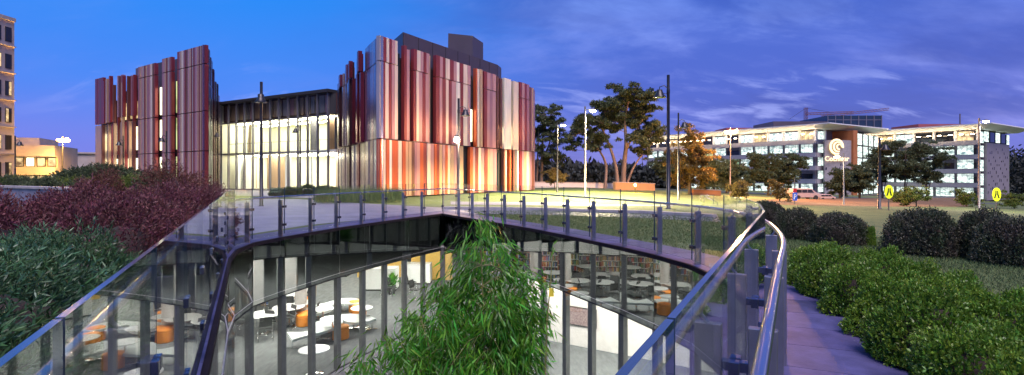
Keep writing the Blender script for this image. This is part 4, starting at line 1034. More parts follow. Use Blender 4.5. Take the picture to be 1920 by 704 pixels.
# garden light by the low wall
p = GP(1191, 362)
t = thing('garden_light', 'low orange garden light glowing against the low wall under the gum trees', 'garden light', tuple(p))
MB().lathe([(0.05,0),(0.05,0.62),(0.09,0.64)], n=10).build('post', M['black'], t, world=False)
MB().lathe([(0.09,0.65),(0.14,0.78),(0.1,0.92),(0.02,0.95)], n=12).build('lens', M['lamp_sodium'], t, world=False)
l = bpy.data.lights.new('bulb', 'POINT'); l.energy = 1500; l.color = SOD; l.shadow_soft_size = 0.2
o = bpy.data.objects.new('bulb', l); COL.objects.link(o); o.parent = t; o.location = (0, -0.6, 1.0)

# ------------------------------------------------------------------ foliage
def sph(rng, n, up=-0.3):
    d = rng.normal(size=(int(n*2.2),3)); d /= np.linalg.norm(d,axis=1,keepdims=True); d = d[d[:,2] > up][:n]; return d
def lumpy(rng, k=14, a=0.28, kk=14):
    B = sph(rng, k, -0.2); A = rng.uniform(0.3,1,len(B))*a
    return lambda d: 0.82+np.max(A*np.exp(kk*(d@B.T-1)), axis=1)
def bush_mesh(name, m, rx, ry, h, nshoot, per, LL_, WW, seed, a=0.28, k=14, box=1.0, shoot=0.10, jit=0.55, kk=14, twig=True):
    """leafy shoots over a lumpy mound standing on z = 0"""
    rng = np.random.default_rng(seed); d = sph(rng, nshoot, -0.12); f = lumpy(rng, k, a, kk)
    n = len(d); r = f(d)*rng.uniform(0.80, 1.0, n)**0.8
    e = np.sign(d)*np.abs(d)**box
    S = np.array([rx, ry, h])
    P = e*r[:,None]*S; P[:,2] = np.maximum(P[:,2], rng.uniform(0.02,0.15,n)*h)
    nd = d/S; nd /= np.linalg.norm(nd,axis=1,keepdims=True); nd = nd+np.array([0,0,0.35])+rng.normal(size=(n,3))*0.25; nd /= np.linalg.norm(nd,axis=1,keepdims=True)
    PP = np.repeat(P, per, 0); DD = np.repeat(nd, per, 0); u = rng.uniform(-0.5, 1.0, (n*per,1))
    PP = PP+DD*u*shoot; PP[:,2] = np.maximum(PP[:,2], 0.01)
    V, F = leafcloud(PP, DD, LL_, WW, rng, jit)
    V[:,2] = np.maximum(V[:,2], 0.004)
    if twig:      # dark inner mass of twigs so that the mound is not hollow
        bm = bmesh.new(); bmesh.ops.create_icosphere(bm, subdivisions=3, radius=1)
        vv = np.array([v.co[:] for v in bm.verts]); ff = np.array([[v.index for v in q.verts] for q in bm.faces]); bm.free()
        dd = vv/np.linalg.norm(vv,axis=1,keepdims=True); ee = np.sign(dd)*np.abs(dd)**box
        tv = ee*(f(dd)*0.74)[:,None]*S; tv[:,2] = np.maximum(tv[:,2], 0.0)
        q = np.concatenate([ff, ff[:,2:3]], 1)  # degenerate quads become triangles below
        me = bpy.data.meshes.new(name)
        nV = len(V); allV = np.concatenate([V, tv]); me.vertices.add(len(allV)); me.vertices.foreach_set('co', allV.astype(np.float32).ravel())
        nl = 4*len(F)+3*len(ff); me.loops.add(nl); me.loops.foreach_set('vertex_index', np.concatenate([F.ravel(), (ff+nV).ravel()]).astype(np.int32))
        me.polygons.add(len(F)+len(ff))
        st = np.concatenate([np.arange(len(F))*4, 4*len(F)+np.arange(len(ff))*3]).astype(np.int32); me.polygons.foreach_set('loop_start', st)
        me.polygons.foreach_set('loop_total', np.concatenate([np.full(len(F),4), np.full(len(ff),3)]).astype(np.int32))
        me.materials.append(m); me.materials.append(M['twig'])
        me.polygons.foreach_set('material_index', np.concatenate([np.zeros(len(F)), np.ones(len(ff))]).astype(np.int32))
        me.update(calc_edges=True); me.validate(); return me
    return np_mesh(name, V, F, m)
def plant(name, me, label, cat, loc, s=1.0, rz=0.0, group=None):
    o = link(name, me, None, loc); o.scale = (s,)*3 if not isinstance(s, tuple) else s; o.rotation_euler.z = rz
    return tag(o, label, cat, group)
def keep_out(x, y, r):
    """push a shrub back from the balustrade until it no longer grows through it"""
    p = Vector((x, y))
    for _ in range(40):
        dd, q = min((((a+(b-a)*max(0, min(1, (p-a).dot(b-a)/(b-a).length_squared)))-p).length, i) for i, (a, b) in enumerate(zip(WELL, WELL[1:]+WELL[:1])))
        if dd >= r+0.27: break
        a, b = WELL[q], WELL[(q+1) % NW]; c_ = a+(b-a)*max(0, min(1, (p-a).dot(b-a)/(b-a).length_squared)); p = c_+(p-c_).normalized()*(r+0.28)
    return p.x, p.y
# near green shrubs behind the left balustrade
NG = [bush_mesh('needle_shrub', M['needle'], 1.0, 1.0, 1.3, 2500, 14, 0.078, 0.0125, s, a=0.34, k=12, shoot=0.15, jit=0.5, box=0.9) for s in (1,2)]
for (x, y, i, s, rz, lab) in ((-2.55,2.35,0,(0.92,0.92,0.85),0.3,'dark green needle leaved shrub nearest the camera, beside the left balustrade'),
                         (-3.55,3.55,1,(1.05,1.05,0.78),1.9,'dark green needle leaved shrub in the middle of the left bed'),
                         (-4.75,4.7,0,(1.05,1.1,0.72),2.6,'dark green needle leaved shrub in front of the burgundy shrubs at the left edge'),
                         (-3.75,5.1,1,(0.85,0.85,0.80),4.2,'dark green needle leaved shrub touching the balustrade below the burgundy shrubs'),
                         (-4.6,3.0,1,(1.1,1.0,0.75),5.2,'dark green needle leaved shrub at the left edge of the photo'),
                         (-1.75,1.55,1,(0.55,0.55,0.72),0.8,'low dark green needle leaved shrub at the bottom left corner')):
    x, y = keep_out(x, y, s[0]*1.12)
    plant('needle_shrub', NG[i], lab, 'shrub', (x, y, 0), s, rz, 'needle leaved shrubs by the left balustrade')
BG = [bush_mesh('burgundy_shrub', M['burgundy'], 1.0, 1.0, 1.2, 2600, 9, 0.055, 0.016, s, a=0.3, k=16, shoot=0.13, jit=0.6) for s in (5,6,7)]
bl = [(-5.35,7.1,0.95,1.15,'nearest the needle leaved shrubs'),(-6.6,6.5,1.0,1.16,'second from the left edge, behind the green shrubs'),(-8.1,7.6,1.1,1.12,'against the blue planter wall at the left edge'),(-9.6,9.0,1.2,1.06,'furthest left below the planter wall'),(-7.0,8.9,1.1,1.16,'in the middle of the burgundy bed'),(-5.75,8.8,0.85,1.12,'pressed against the balustrade, front one'),
      (-8.6,10.6,1.15,1.12,'behind the middle of the burgundy bed'),(-6.7,10.9,1.0,1.14,'pressed against the balustrade, middle one'),(-7.6,12.6,1.05,1.15,'pressed against the balustrade, furthest one'),(-10.6,12.8,1.2,1.08,'left of the tall rust coloured shrub'),(-9.0,14.2,1.1,1.12,'behind the tall rust coloured shrub'),(-9.7,16.8,1.0,1.1,'at the far tip of the bed before the atrium'),(-12.0,11.2,1.2,1.05,'under the end of the planter wall')]
for i, (x, y, s, hh, lab) in enumerate(bl):
    x, y = keep_out(x, y, s*1.06)
    plant('burgundy_shrub', BG[i%3], 'rounded burgundy shrub '+lab, 'shrub', (x, y, 0), (s,s,hh), i*1.3, 'burgundy shrubs along the left balustrade')
RB = bush_mesh('rust_shrub', M['rustleaf'], 0.85, 0.85, 1.5, 2200, 9, 0.07, 0.016, 9, a=0.42, k=18, shoot=0.2, jit=0.55, kk=22)
plant('rust_shrub', RB, 'tall rust brown shrub with a ragged top rising in front of the atrium', 'shrub', (-8.9,14.0,0.3), (1.1,1.1,1.02), 0.4, 'rust brown shrubs')
plant('rust_shrub', RB, 'rust brown shrub at the right end of the blue planter wall', 'shrub', (-11.2,14.6,0.2), (0.85,0.85,0.98), 2.4, 'rust brown shrubs')
# planter wall, planting on it
pw = thing('planter_wall', 'long low planter wall with a pale top edge catching the blue dusk', 'wall', (-19,20,0))
w0, w1 = Vector((-26.5,24.5)), Vector((-14.6,17.5))
MB().wallbox(w0, w1, 0, 0.3, 0, 1.14).build('wall', M['bluepave'], pw); MB().wallbox(w0, w1, -0.05, 0.35, 1.142, 1.22).build('coping', M['concrete'], pw)
PB = [bush_mesh('leafy_shrub', M['brightleaf'] if s == 11 else M['treeleaf'], 1.0, 1.0, 1.0, 1100, 8, 0.10, 0.03, s, a=0.4, k=16, shoot=0.18, jit=0.6, kk=20) for s in (11,12)]
rr = random.Random(2)
names_ = ['at the left end of the planter','second along the planter','in front of the concrete block','below the orange lit building','under the sodium lamp','right of the sodium lamp','before the lit ground floor windows','where the planter meets the burgundy bed','behind the rust shrub','at the foot of the left striped block']
for i in range(10):
    u = i/9; p = Vector((-28,27.5)).lerp(Vector((-14.5,20.5)), u)
    plant('leafy_shrub', PB[i%2], 'loose green shrub '+names_[i], 'shrub', (p.x+rr.uniform(-.4,.4), p.y+rr.uniform(0,1.2), 0.2), (1.1,1.1,rr.uniform(1.15,1.5)), rr.uniform(0,6), 'shrubs on the planter')
BS = bush_mesh('round_shrub', M['treeleaf'], 2.2, 2.2, 2.3, 2400, 8, 0.16, 0.05, 14, a=0.25, k=14, shoot=0.25)
for x, y, s, lab in ((-24.5,33,1.05,'big rounded dark green shrub lit orange right of the sodium lamp'),(-27.6,34,1.0,'big rounded dark green shrub directly under the sodium lamp'),(-21.8,32,0.85,'rounded dark green shrub in front of the lit ground floor windows')):
    plant('round_shrub', BS, lab, 'shrub', (x,y,0), s, x, 'round shrubs before the striped building')
# low planting before the atrium, and ornamental grass
for i, (px, py, s, lab) in enumerate(((545,362,0.5,'below the right part of the atrium'),(575,361,0.6,'right of the tall collar lamp'),(605,361,0.55,'where the atrium meets the right block'),(520,362,0.45,'in front of the tall collar lamp'),(625,362,0.5,'before the corner of the right block'))):
    p = GP(px, py+6); plant('leafy_shrub', PB[1], 'small shrub '+lab, 'shrub', tuple(p), (s*1.4,s*1.4,s*1.5), i*1.1, 'small shrubs before the atrium')
def blades(name, poly, n, h, m, seed, w=0.012, lean=0.35):
    rng = np.random.default_rng(seed); P = []
    xs = [p[0] for p in poly]; ys = [p[1] for p in poly]
    while len(P) < n:
        x, y = rng.uniform(min(xs),max(xs)), rng.uniform(min(ys),max(ys)); c = False
        for i in range(len(poly)):
            (x1,y1),(x2,y2) = poly[i], poly[i-1]
            if (y1 > y) != (y2 > y) and x < (x2-x1)*(y-y1)/(y2-y1)+x1: c = not c
        if c: P.append((x,y,ground_z(x)))
    P = np.array(P); D = np.concatenate([rng.normal(size=(n,2))*lean, np.ones((n,1))],1); D /= np.linalg.norm(D,axis=1,keepdims=True)
    V, F = leafcloud(P, D, h, w, rng, 0.05); o = link(name, np_mesh(name, V, F, m)); return tag(o, kind='stuff')
og = [tuple(GP(*p)[:2]) for p in ((590,383),(757,381),(752,374),(600,375))]
blades('ornamental_grass', og, 9000, 0.75, M['blade'], 3, 0.018, 0.3)
# lawn blades where the grass comes near the camera
lawn1 = [(4.4,9.0),(5.5,7.9),(15,8.5),(15,14),(4.6,14)]
blades('lawn_grass', [(4.2,9.2),(5.0,8.6),(5.6,7.9),(5.6,4.5),(8.9,4.5),(8.9,14),(4.6,14)], 52000, 0.07, M['blade'], 4, 0.008, 0.6)
blades('lawn_grass', [(9.0,8.4),(15,8.5),(15,14),(9.0,14)], 30000, 0.07, M['blade'], 5, 0.008, 0.6)
inner = [tuple(p) for p in offset(WELL, 1.14)]
ia = [p for p in inner if p[1] > 8.6 and p[0] > -1.8]
blades('lawn_grass', [p for p in ia]+[(-2.2,24.2),(1.8,24.3),(6.2,22.5),(8.8,19.5),(8.8,9)], 52000, 0.07, M['blade'], 6, 0.010, 0.6)
# the bed and the hedges on the right
sheet('garden_bed', [(2.0,0.4),(2.35,2.4),(2.95,4.28),(3.45,5.7),(3.8,7.2),(4.1,8.3),(4.6,8.6),(5.5,8.0),(5.5,0.4)], M['soil'], 0.009)
HG = [bush_mesh('hedge_shrub', M['hedge'], 0.58, 0.58, 0.66, 2600, 9, 0.036, 0.02, s, a=0.36, k=11, shoot=0.05, jit=0.75, box=0.95, kk=14) for s in (21,22,23)]
hl = [(4.72,7.85,0.8,1.0,'furthest clump, at the end of the path'),(4.42,7.05,0.72,0.94,'second clump from the far end, beside the path'),(5.02,7.05,0.7,0.98,'second clump from the far end, on the lawn side'),(4.22,6.2,0.7,1.0,'bulging over the path in the middle of the hedge'),(4.85,6.2,0.68,0.9,'in the middle of the hedge, on the lawn side'),
      (4.0,5.35,0.7,0.95,'beside the path, in front of the bulging clump'),(4.68,5.45,0.72,1.0,'in front of the middle clumps, on the lawn side'),(3.68,4.5,0.72,1.0,'beside the path, third from the camera'),(4.4,4.62,0.7,0.92,'third from the camera, on the lawn side'),(3.4,3.65,0.7,0.95,'beside the path, second from the camera'),(4.1,3.8,0.72,1.0,'second from the camera, at the right edge'),(3.05,2.85,0.68,0.98,'beside the path, nearest the camera'),(3.75,2.95,0.72,0.95,'in the bottom right corner'),(4.75,3.9,0.7,0.9,'cut by the right edge'),(3.1,2.0,0.75,0.85,'closest clump, below the bottom right corner')]
for i, (x, y, s, hh, lab) in enumerate(hl):
    plant('hedge_shrub', HG[i%3], 'green hedge shrub '+lab, 'hedge', (x-0.2,y,0.0), (s,s,hh), i*2.1, 'green hedge shrubs beside the path')
DM = [bush_mesh('clipped_shrub', M['dome'], 1.0, 1.0, 1.0, 4200, 8, 0.055, 0.026, s, a=0.22, k=16, shoot=0.13, jit=0.8, box=0.82, kk=11) for s in (31,32)]
dl = [(1437,418,43,372,'dark clipped dome shrub nearest the balustrade'),(1496,448,50,386,'dark clipped dome shrub second from the balustrade'),(1572,458,55,392,'wide dark clipped dome shrub left of the gap'),(1630,462,24,420,'small green shrub at the foot of the wide dark dome'),(1730,478,68,380,'big dark clipped dome shrub under the yellow crossing sign'),(1850,486,58,386,'dark clipped dome shrub behind the rightmost one'),(1902,497,72,395,'dark clipped dome shrub cut by the right edge'),(1985,500,70,392,'dark clipped dome shrub just beyond the right edge')]
for i, (px, py, hw, yt, lab) in enumerate(dl):
    p = GP(px, py); s = 0.88*hw/FPX*p.y; zt = EYE-(yt-HZ)/FPX*p.y-p.z
    plant('clipped_shrub', (DM+HG)[2] if 'small green' in lab else DM[i%2], lab, 'shrub', tuple(p), (s,s,zt/(0.66 if 'small green' in lab else 1.0)*0.95), i*1.7, 'clipped dome shrubs on the lawn')

# ------------------------------------------------------------------ trees
def limb(mb, p, q, r0, r1, rng, wob=0.08, k=5):
    p, q = np.array(p), np.array(q); L_ = np.linalg.norm(q-p); pts = []
    for i in range(k+1):
        u = i/k; w = rng.normal(size=3)*wob*L_*math.sin(math.pi*u)*0.6; w[2] *= 0.3; pts.append(tuple(p+(q-p)*u+w))
    mb.tube(pts, [r0+(r1-r0)*i/k for i in range(k+1)], 7); return pts
def tree(name, label, base, trunks, clumps, m, leaf, per, seed, bark='bark', group=None, flat=0.75):
    """trunks: polylines with radii; clumps: (x,y,z,r) leaf masses hung on limbs, in metres from the base"""
    rng = np.random.default_rng(seed); t = thing(name, label, 'tree', tuple(base), group)
    mb = MB(); nodes = []
    for pts, r0, r1 in trunks:
        k = len(pts); P = catmull([Vector(p) for p in pts], 4) if k > 2 else [Vector(p) for p in pts]
        mb.tube(P, [r0+(r1-r0)*i/(len(P)-1) for i in range(len(P))], 8); nodes += [(p, r0+(r1-r0)*i/(len(P)-1)) for i, p in enumerate(P) if i > len(P)*0.35]
    Vs = []
    for (x, y, z, r) in clumps:
        c = Vector((x,y,z)); nd, nr = min(nodes, key=lambda q: (q[0]-c).length+max(0, (q[0].z-c.z))*1.5)
        limb(mb, nd, c-Vector((0,0,r*flat*0.5)), min(nr*0.5, 0.02+0.008*(nd-c).length+0.02), 0.02, rng)
        sub = [np.array((x,y,z))]+[np.array((x,y,z))+rng.normal(size=3)*np.array([r*0.75,r*0.75,r*flat*0.6]) for _ in range(9)]
        for s_ in sub: limb(mb, c-Vector((0,0,r*flat*0.5)), s_, 0.025, 0.008, rng, 0.05, 2)
        n = int(per*r*r)
        for s_ in sub:
            nn = n//len(sub)+1; d = rng.normal(size=(nn,3)); d /= np.linalg.norm(d,axis=1,keepdims=True); d[:,2] = np.where(d[:,2] < -0.35, -d[:,2]*0.4, d[:,2])
            P = s_+d*(rng.uniform(0.25,1,(nn,1))**0.6)*np.array([r*0.48,r*0.48,r*flat*0.42]); D = d*0.5+np.array([0,0,-0.35]); Vs.append(leafcloud(P, D, leaf, leaf*0.45, rng, 0.55)[0])
    mb.build('trunk', M[bark], t, world=False)
    V = np.concatenate(Vs); link('crown', np_mesh('crown', V, np.arange(len(V)).reshape(-1,4), m), t)
    return t
def px_tree(name, label, D, pxbase, pybase, trunks, clumps, m, leaf, per, seed, **k):
    """trunk points and clumps as the photograph's (px, py[, r px]) at distance D, spread in depth as real volumes"""
    x = (pxbase-960)/FPX*D; base = Vector((x, D, ground_z(x))); rr = random.Random(seed)
    def loc(px, py, dy=0): return ((px-960)/FPX*D-x, dy, EYE-(py-HZ)/FPX*D-base.z)
    T = []
    for pts, r0, r1 in trunks:
        q = [loc(*p) for p in pts]; q[0] = (q[0][0], 0, 0) if abs(pts[0][1]-pybase) < 25 else q[0]; T.append((q, r0, r1))
    C = []
    for c in clumps:
        r = c[2]/FPX*D; C.append((*loc(c[0], c[1], rr.uniform(-1,1)*r*1.5), r))
    return tree(name, label, base, T, C, m, leaf, per, seed, **k)
big = [(1170,180,22),(1190,172,20),(1205,185,16),(1150,192,20),(1132,205,18),(1165,205,20),(1190,205,18),(1215,205,14),(1118,222,18),(1100,228,16),(1140,232,18),(1168,232,16),(1195,232,16),(1218,235,18),(1228,246,12),(1085,246,16),(1108,252,14),(1130,258,15),(1204,258,18),(1225,262,10),(1185,262,12),(1078,268,12),(1098,274,12),(1118,280,10),(1200,280,12),(1210,272,10)]
px_tree('gum_tree', 'tallest gum tree with an umbrella crown and pale branching trunk behind the lawn', 75, 1168, 345,
        [([(1168,346),(1170,310),(1174,270),(1172,225),(1180,185)],0.42,0.1),([(1170,300),(1178,272),(1195,245),(1205,215)],0.22,0.06),([(1158,346),(1155,315),(1145,280),(1130,240),(1135,208)],0.3,0.07),([(1134,346),(1136,310),(1122,280),(1100,250)],0.25,0.06),([(1172,345),(1186,318),(1200,296),(1212,280)],0.2,0.05)],
        big+[(x+dx, y+dy, r*0.7) for (x,y,r), dx, dy in zip(big, [9,-8,12,-14,6,-10,10,-6]*4, [8,10,-6,6,-8,12,4,-9]*4)], M['gumleaf'], 0.30, 1500, 41)
lt = [(1015,205,12),(1030,215,14),(1010,225,14),(1038,232,14),(1020,245,14),(1045,250,14),(1008,255,14),(1030,262,14),(1052,268,10),(1012,280,14),(1036,285,14),(1020,300,12),(1045,300,10)]
px_tree('gum_tree', 'gum tree growing close behind the right end of the striped building', 80, 1012, 345, [([(1014,345),(1016,300),(1018,250),(1020,205)],0.3,0.06),([(1016,300),(1030,270),(1038,230)],0.15,0.05),([(1006,345),(1008,300),(1010,240)],0.2,0.05)], lt, M['gumleaf'], 0.30, 1500, 42)
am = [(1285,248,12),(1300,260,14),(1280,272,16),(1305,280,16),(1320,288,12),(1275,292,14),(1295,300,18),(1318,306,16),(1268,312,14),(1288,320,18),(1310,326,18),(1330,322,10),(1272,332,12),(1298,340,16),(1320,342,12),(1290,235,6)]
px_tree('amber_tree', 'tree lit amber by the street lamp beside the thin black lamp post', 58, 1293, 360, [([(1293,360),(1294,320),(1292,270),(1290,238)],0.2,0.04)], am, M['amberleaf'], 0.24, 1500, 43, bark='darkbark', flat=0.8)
def row_tree(px, D, top, lab, seed, w=26, m='treeleaf', base=356, bark='darkbark'):
    rg_ = random.Random(seed); cl = []
    hgt = base-top
    for k in range(16):
        v = (k+0.5)/16*0.85; cl.append((px+rg_.uniform(-1,1)*w*(0.5+0.5*math.sin(math.pi*min(1,v+0.25))), top+6+v*hgt*0.85, rg_.uniform(8,13)))
    px_tree('street_tree', lab, D, px, base, [([(px,base),(px+rg_.uniform(-3,3),base-hgt*0.4),(px+rg_.uniform(-4,4),top+8)],0.16,0.03),([(px,base-hgt*0.25),(px+w*0.5,top+hgt*0.35)],0.08,0.03)], cl, M[m], 0.3, 1300, seed, bark=bark, group='trees in front of the offices')
row_tree(1338, 80, 300, 'first small tree right of the amber tree', 51); row_tree(1395, 85, 290, 'loose tree directly right of the pinkish lamp', 52, 30); row_tree(1440, 84, 294, 'third small tree along the long office building', 53, 28); row_tree(1478, 86, 288, 'tree nearest the emblem panel in the row before the long office', 54, 26)
row_tree(1362, 82, 305, 'small tree below the pinkish lamp', 55, 20)
row_tree(1655, 88, 272, 'tall loose tree left of the dark group between the offices', 56, 24); row_tree(1695, 86, 262, 'tallest dark tree standing between the two office buildings', 57, 28); row_tree(1738, 88, 275, 'dark tree on the right of the group between the offices', 58, 26); row_tree(1575, 80, 322, 'small tree at the foot of the emblem panel', 59, 18, base=364); row_tree(1612, 80, 310, 'slim tree in front of the terracotta tower', 60, 14, base=364)
row_tree(1255, 90, 285, 'dark tree between the gum tree and the amber tree', 61, 24, base=350)
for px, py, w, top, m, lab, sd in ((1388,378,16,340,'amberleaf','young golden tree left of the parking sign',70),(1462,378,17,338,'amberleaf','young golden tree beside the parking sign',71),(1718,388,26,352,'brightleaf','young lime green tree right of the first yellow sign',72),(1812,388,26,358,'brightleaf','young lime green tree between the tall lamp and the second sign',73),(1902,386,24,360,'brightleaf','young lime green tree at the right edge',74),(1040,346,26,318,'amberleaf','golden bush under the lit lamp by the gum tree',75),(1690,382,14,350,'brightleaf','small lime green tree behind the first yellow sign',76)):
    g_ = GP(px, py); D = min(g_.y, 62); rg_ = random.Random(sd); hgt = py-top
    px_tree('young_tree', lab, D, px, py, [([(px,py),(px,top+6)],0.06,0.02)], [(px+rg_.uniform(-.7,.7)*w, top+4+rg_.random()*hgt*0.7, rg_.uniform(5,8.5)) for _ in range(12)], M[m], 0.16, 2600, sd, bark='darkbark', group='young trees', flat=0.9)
# far woods
def woods(pts, D, seed, n, h):
    rng = np.random.default_rng(seed); Vs = []
    for k in range(n):
        u = rng.random(); px = pts[0]+(pts[1]-pts[0])*u; d = D*rng.uniform(0.9,1.15); x = (px-960)/FPX*d; hh = h*rng.uniform(0.6,1.1); r = rng.uniform(2.5,4.5); m_ = 110
        q = rng.normal(size=(m_,3)); q /= np.linalg.norm(q,axis=1,keepdims=True)
        P = np.array([x,d,ground_z(x)+hh*0.55])+q*np.array([r,r,hh*0.5])*rng.uniform(0.5,1,(m_,1)); Vs.append(leafcloud(P, q*0.6, 1.3, 0.8, rng, 0.7)[0])
    V = np.concatenate(Vs); tag(link('woods', np_mesh('woods', V, np.arange(len(V)).reshape(-1,4), M['woods'])), kind='stuff')
woods((985,1270), 120, 81, 120, 4.5); woods((1640,2100), 260, 82, 160, 14); woods((-100,170), 220, 83, 120, 7); woods((1180,1700), 330, 84, 150, 9); woods((1885,2050), 190, 85, 60, 17)

# ------------------------------------------------------------------ bamboo in the well
rng = np.random.default_rng(17)
bx, by = -0.55, 7.1
bt = thing('bamboo', 'lush green bamboo clump with drooping leaves rising out of the light well', 'bamboo', (bx,by,FZ+0.02))
mb = MB(); tips = []
spires = [(-0.42,7.0,1.02,1.0),(-0.1,7.3,0.62,0.8),(0.08,7.0,0.35,0.7),(-0.75,7.2,0.15,0.9),(-1.2,7.0,-0.25,0.8),(-1.75,7.3,-0.6,0.7),(-0.9,6.6,-0.1,0.8),(-0.2,6.6,0.1,0.8),(0.3,7.5,-0.3,0.7),(-1.5,7.8,-0.4,0.8),(-2.0,6.9,-0.75,0.75),(-1.35,6.5,-0.45,0.8),(-1.0,7.4,0.15,0.9),(0.2,6.7,-0.4,0.8),(0.42,7.1,-0.15,0.75),(0.3,6.9,0.25,0.5),(-0.5,7.7,0.5,0.8)]
for k, (x, y, z, w) in enumerate(spires):
    b0 = Vector((bx+rng.uniform(-.35,.35), by+rng.uniform(-.35,.35), FZ+0.02)); top = Vector((x,y,z)); md = b0.lerp(top,0.6); md.x = b0.x+(x-b0.x)*0.35; md.y = b0.y+(y-b0.y)*0.35
    C_ = catmull([b0, md, top], 8); mb.tube(C_, [0.022-0.016*i/(len(C_)-1) for i in range(len(C_))], 6)
    zt = z
    for i in range(120):
        u = rng.uniform(0, 1)**1.15; zz = zt-u*3.1
        ci = max(range(len(C_)), key=lambda j: -abs(C_[j].z-zz)); c = C_[ci]
        rad = min(1.1, 0.09+0.46*(zt-zz)**0.8)*w*rng.uniform(0.25,1.05); an = rng.uniform(0, 2*math.pi)
        tip = Vector((c.x+rad*math.cos(an), c.y+rad*math.sin(an), zz+0.22*rad-0.35*rad*rad))
        if i % 2 == 0: mb.tube([c, c.lerp(tip,0.5)+Vector((0,0,0.12*rad)), tip], [0.006,0.004,0.002], 4, cap=False)
        tips.append((tip, math.cos(an), math.sin(an), rad))
mb.build('stem', M['cane'], bt)
Vs = []
for tip, ca, sa, rad in tips:
    n = 12; P = np.array(tip)+rng.normal(size=(n,3))*np.array([0.085,0.085,0.07]); d = np.array([ca*0.55, sa*0.55, -0.75])+rng.normal(size=(n,3))*0.18
    Vs.append(leafcloud(P, d, 0.19, 0.023, rng, 0.24)[0])
V = np.concatenate(Vs)-np.array([bx,by,FZ+0.02]); link('foliage', np_mesh('foliage', V, np.arange(len(V)).reshape(-1,4), M['bamboo']), bt)
t = thing('bamboo_cane', 'single bare bamboo cane with a small yellow tag right of the leafy clump', 'bamboo cane', (0.46,6.9,FZ+0.02))
pts = [AT(1022,700,6.9), AT(1026,600,6.9), AT(1032,530,6.9), AT(1037,462,6.9)]; P0_ = Vector((0.46,6.9,FZ+0.02))
mb = MB().tube([P0_]+pts, [0.014,0.012,0.010,0.008,0.004], 6)
for p in pts[:3]: mb.tube([p-Vector((0,0,0.012)), p+Vector((0,0,0.012))], 0.018, 6)
mb.build('stem', M['cane'], t)
p = AT(1034,548,6.86); MB().box(p.x-0.03,p.y-0.004,p.z-0.06,p.x+0.03,p.y+0.004,p.z+0.05).build('tag', M['tagyellow'], t)
V, F = leafcloud(np.array([pts[i % 4] for i in range(26)])+rng.normal(size=(26,3))*0.03, np.tile([0.2,0,-0.6],(26,1)), 0.15, 0.02, rng, 0.5); V -= np.array(P0_)
link('foliage', np_mesh('foliage', V, F, M['bamboo']), t)

# ------------------------------------------------------------------ signs, van, walls in the distance
def cross_sign(px, py, ytop, label):
    p = GP(px, py); D = p.y; t = thing('crossing_sign', label, 'road sign', tuple(p), 'yellow pedestrian crossing signs')
    r = 13.5/FPX*D; zc = EYE-(ytop+14-HZ)/FPX*D-p.z
    MB().lathe([(0.04,0),(0.04,zc-r*0.9)], n=10).build('pole', M['greypole'], t, world=False)
    el = [(0.6*r*math.cos(a), 0.95*r*math.sin(a)) for a in np.linspace(0,2*math.pi,28,endpoint=False)]
    def plate(pts, y0, y1, m, nm):
        n = len(pts); vs = [(x,y0,zc+z) for x,z in pts]+[(x,y1,zc+z) for x,z in pts]
        MB().add(vs, [tuple(range(n))[::1], tuple(range(2*n-1,n-1,-1))]+[(i,n+i,n+(i+1)%n,(i+1)%n) for i in range(n)]).build(nm, m, t, world=False)
    plate(el, -0.06, -0.02, M['yellowsign'], 'disc')
    for s in (-1,1): plate([(s*0.05*r,0.5*r),(s*0.18*r,0.5*r),(s*0.21*r,0.1*r),(s*0.36*r,-0.42*r),(s*0.42*r,-0.5*r),(s*0.22*r,-0.54*r),(s*0.05*r,0.0)], -0.075, -0.062, M['black'], 'leg_symbol')
cross_sign(1666, 395, 346, 'yellow oval crossing sign with black walking legs, left, behind the big clipped dome')
cross_sign(1868, 392, 351, 'yellow oval crossing sign with two black walking legs, near the right edge')
p = AT(1490, 388, 40); p.z = ground_z(p.x)
t = thing('parking_sign', 'blue parking sign with a white P under a small red plate', 'road sign', tuple(p))
MB().lathe([(0.035,0),(0.035,2.0)], n=10).build('pole', M['greypole'], t, world=False)
zc = EYE-(369-HZ)/FPX*40-p.z
MB().box(-0.17,-0.06,zc-0.3,0.17,-0.036,zc+0.3).build('panel', M['signblue'], t, world=False)
MB().box(-0.13,-0.06,zc+0.33,0.13,-0.036,zc+0.6).build('plate', M['signred'], t, world=False)
mb = MB(); mb.box(-0.09,-0.07,zc-0.2,-0.03,-0.062,zc+0.2); mb.box(-0.028,-0.07,zc+0.14,0.07,-0.062,zc+0.2); mb.box(-0.028,-0.07,zc-0.04,0.07,-0.062,zc+0.02); mb.box(0.05,-0.069,zc+0.021,0.1,-0.061,zc+0.139); mb.build('lettering', M['white'], t, world=False)
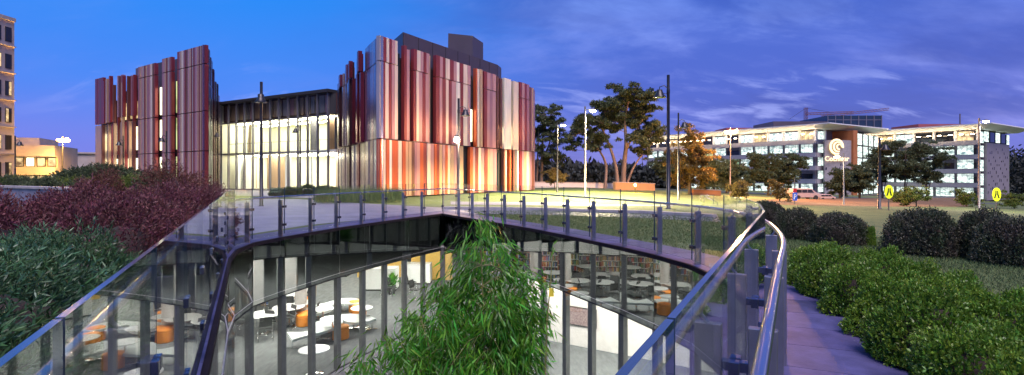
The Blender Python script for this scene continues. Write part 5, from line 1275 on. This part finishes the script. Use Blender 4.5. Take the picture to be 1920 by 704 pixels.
# van
def van(px, D, label, m, wpx, hpx, name='van', cat='van'):
    x = (px-960)/FPX*D; g_ = ground_z(x); L_ = wpx/FPX*D; H = hpx/FPX*D
    t = thing(name, label, cat, (x,D,g_))
    pr_ = [(-.5,.18),(-.5,.62),(-.46,.95),(-.36,1.0),(.16,1.0),(.34,.62),(.47,.52),(.5,.4),(.5,.18)]
    n = len(pr_); vs = [(u*L_,s*0.85,v*H) for s in (-1,1) for u,v in pr_]
    MB().add(vs, [tuple(range(n)), tuple(range(2*n-1,n-1,-1))]+[(i,n+i,n+(i+1)%n,(i+1)%n) for i in range(n)]).build('body', m, t, world=False, bevel=0.05)
    for u0, u1 in ((-.42,-.2),(-.18,.0),(.02,.22)):
        tp = min(u1, .15); MB().add([(u0*L_,-0.87,.64*H),(u1*L_+(0.02 if u1 > .1 else 0)*L_,-0.87,.64*H),(tp*L_,-0.87,.92*H),(u0*L_,-0.87,.92*H)], [(0,1,2,3)]).build('window', M['darkwin'], t, world=False)
    for u in (-.32,.3):
        for s in (-1,1): MB().tube([(u*L_,s*0.74,.2*H),(u*L_,s*0.9,.2*H)], .2*H, 14).build('wheel', M['tyre'], t, world=False)
    return t
van(1506, 62, 'pale van parked beside the parking sign, glowing orange under the lamp', M['vanpaint'], 52, 20)
van(1545, 66, 'small pale car parked right of the van', M['vanpaint'], 30, 10, 'parked_car', 'car')
van(1112, 84, 'pale car parked under the tallest gum tree', M['vanpaint'], 26, 7, 'parked_car', 'car'); van(1142, 85, 'grey car parked between the gum tree trunks', M['greypole'], 24, 7, 'parked_car', 'car')
def lowwall(p, q, h, m, label, th=0.3):
    p, q = Vector(p[:2]), Vector(q[:2]); t = thing('low_wall', label, 'wall', (p.x,p.y,ground_z(p.x)))
    z0, z1 = ground_z(p.x), ground_z(q.x)
    MB().wallbox(p, q, 0, th, z0, z0+h, 0, z1, z1+h).build('wall', m, t); MB().wallbox(p, q, -0.05, th+0.05, z0+h+0.002, z0+h+0.09, 0, z1+0.002+h, z1+h+0.09).build('coping', M['concrete'], t)
lowwall(GP(1000,352.5), GP(1152,354), 0.75, M['whitewash'], 'long pale low wall behind the lit lawn under the gum trees')
lowwall(GP(1154,357), GP(1228,358), 0.95, M['timber'], 'short brick low wall lit orange by the garden light')
lowwall(GP(1300,366), GP(1352,368), 0.6, M['brickorange'], 'brick planter wall under the amber tree')
t = thing('stair_rail', 'small steel stair rail standing on the lawn edge in front of the pinkish lamp', 'railing', tuple(GP(1335,383)))
for k, (pa_, pb_, pc_) in enumerate((((1314,382),(1314,366),(1338,367)),((1320,384),(1320,368),(1345,380)),((1372,381),(1372,371),(1386,372)))):
    D = GP(*pa_).y; q = [AT(*p, D) for p in (pa_,pb_,pc_)]; q[0].z = 0.0; e = q[2].copy(); e.z = ground_z(e.x); MB().tube(q+[e], 0.022, 6).build('rail', M['steel'], t)
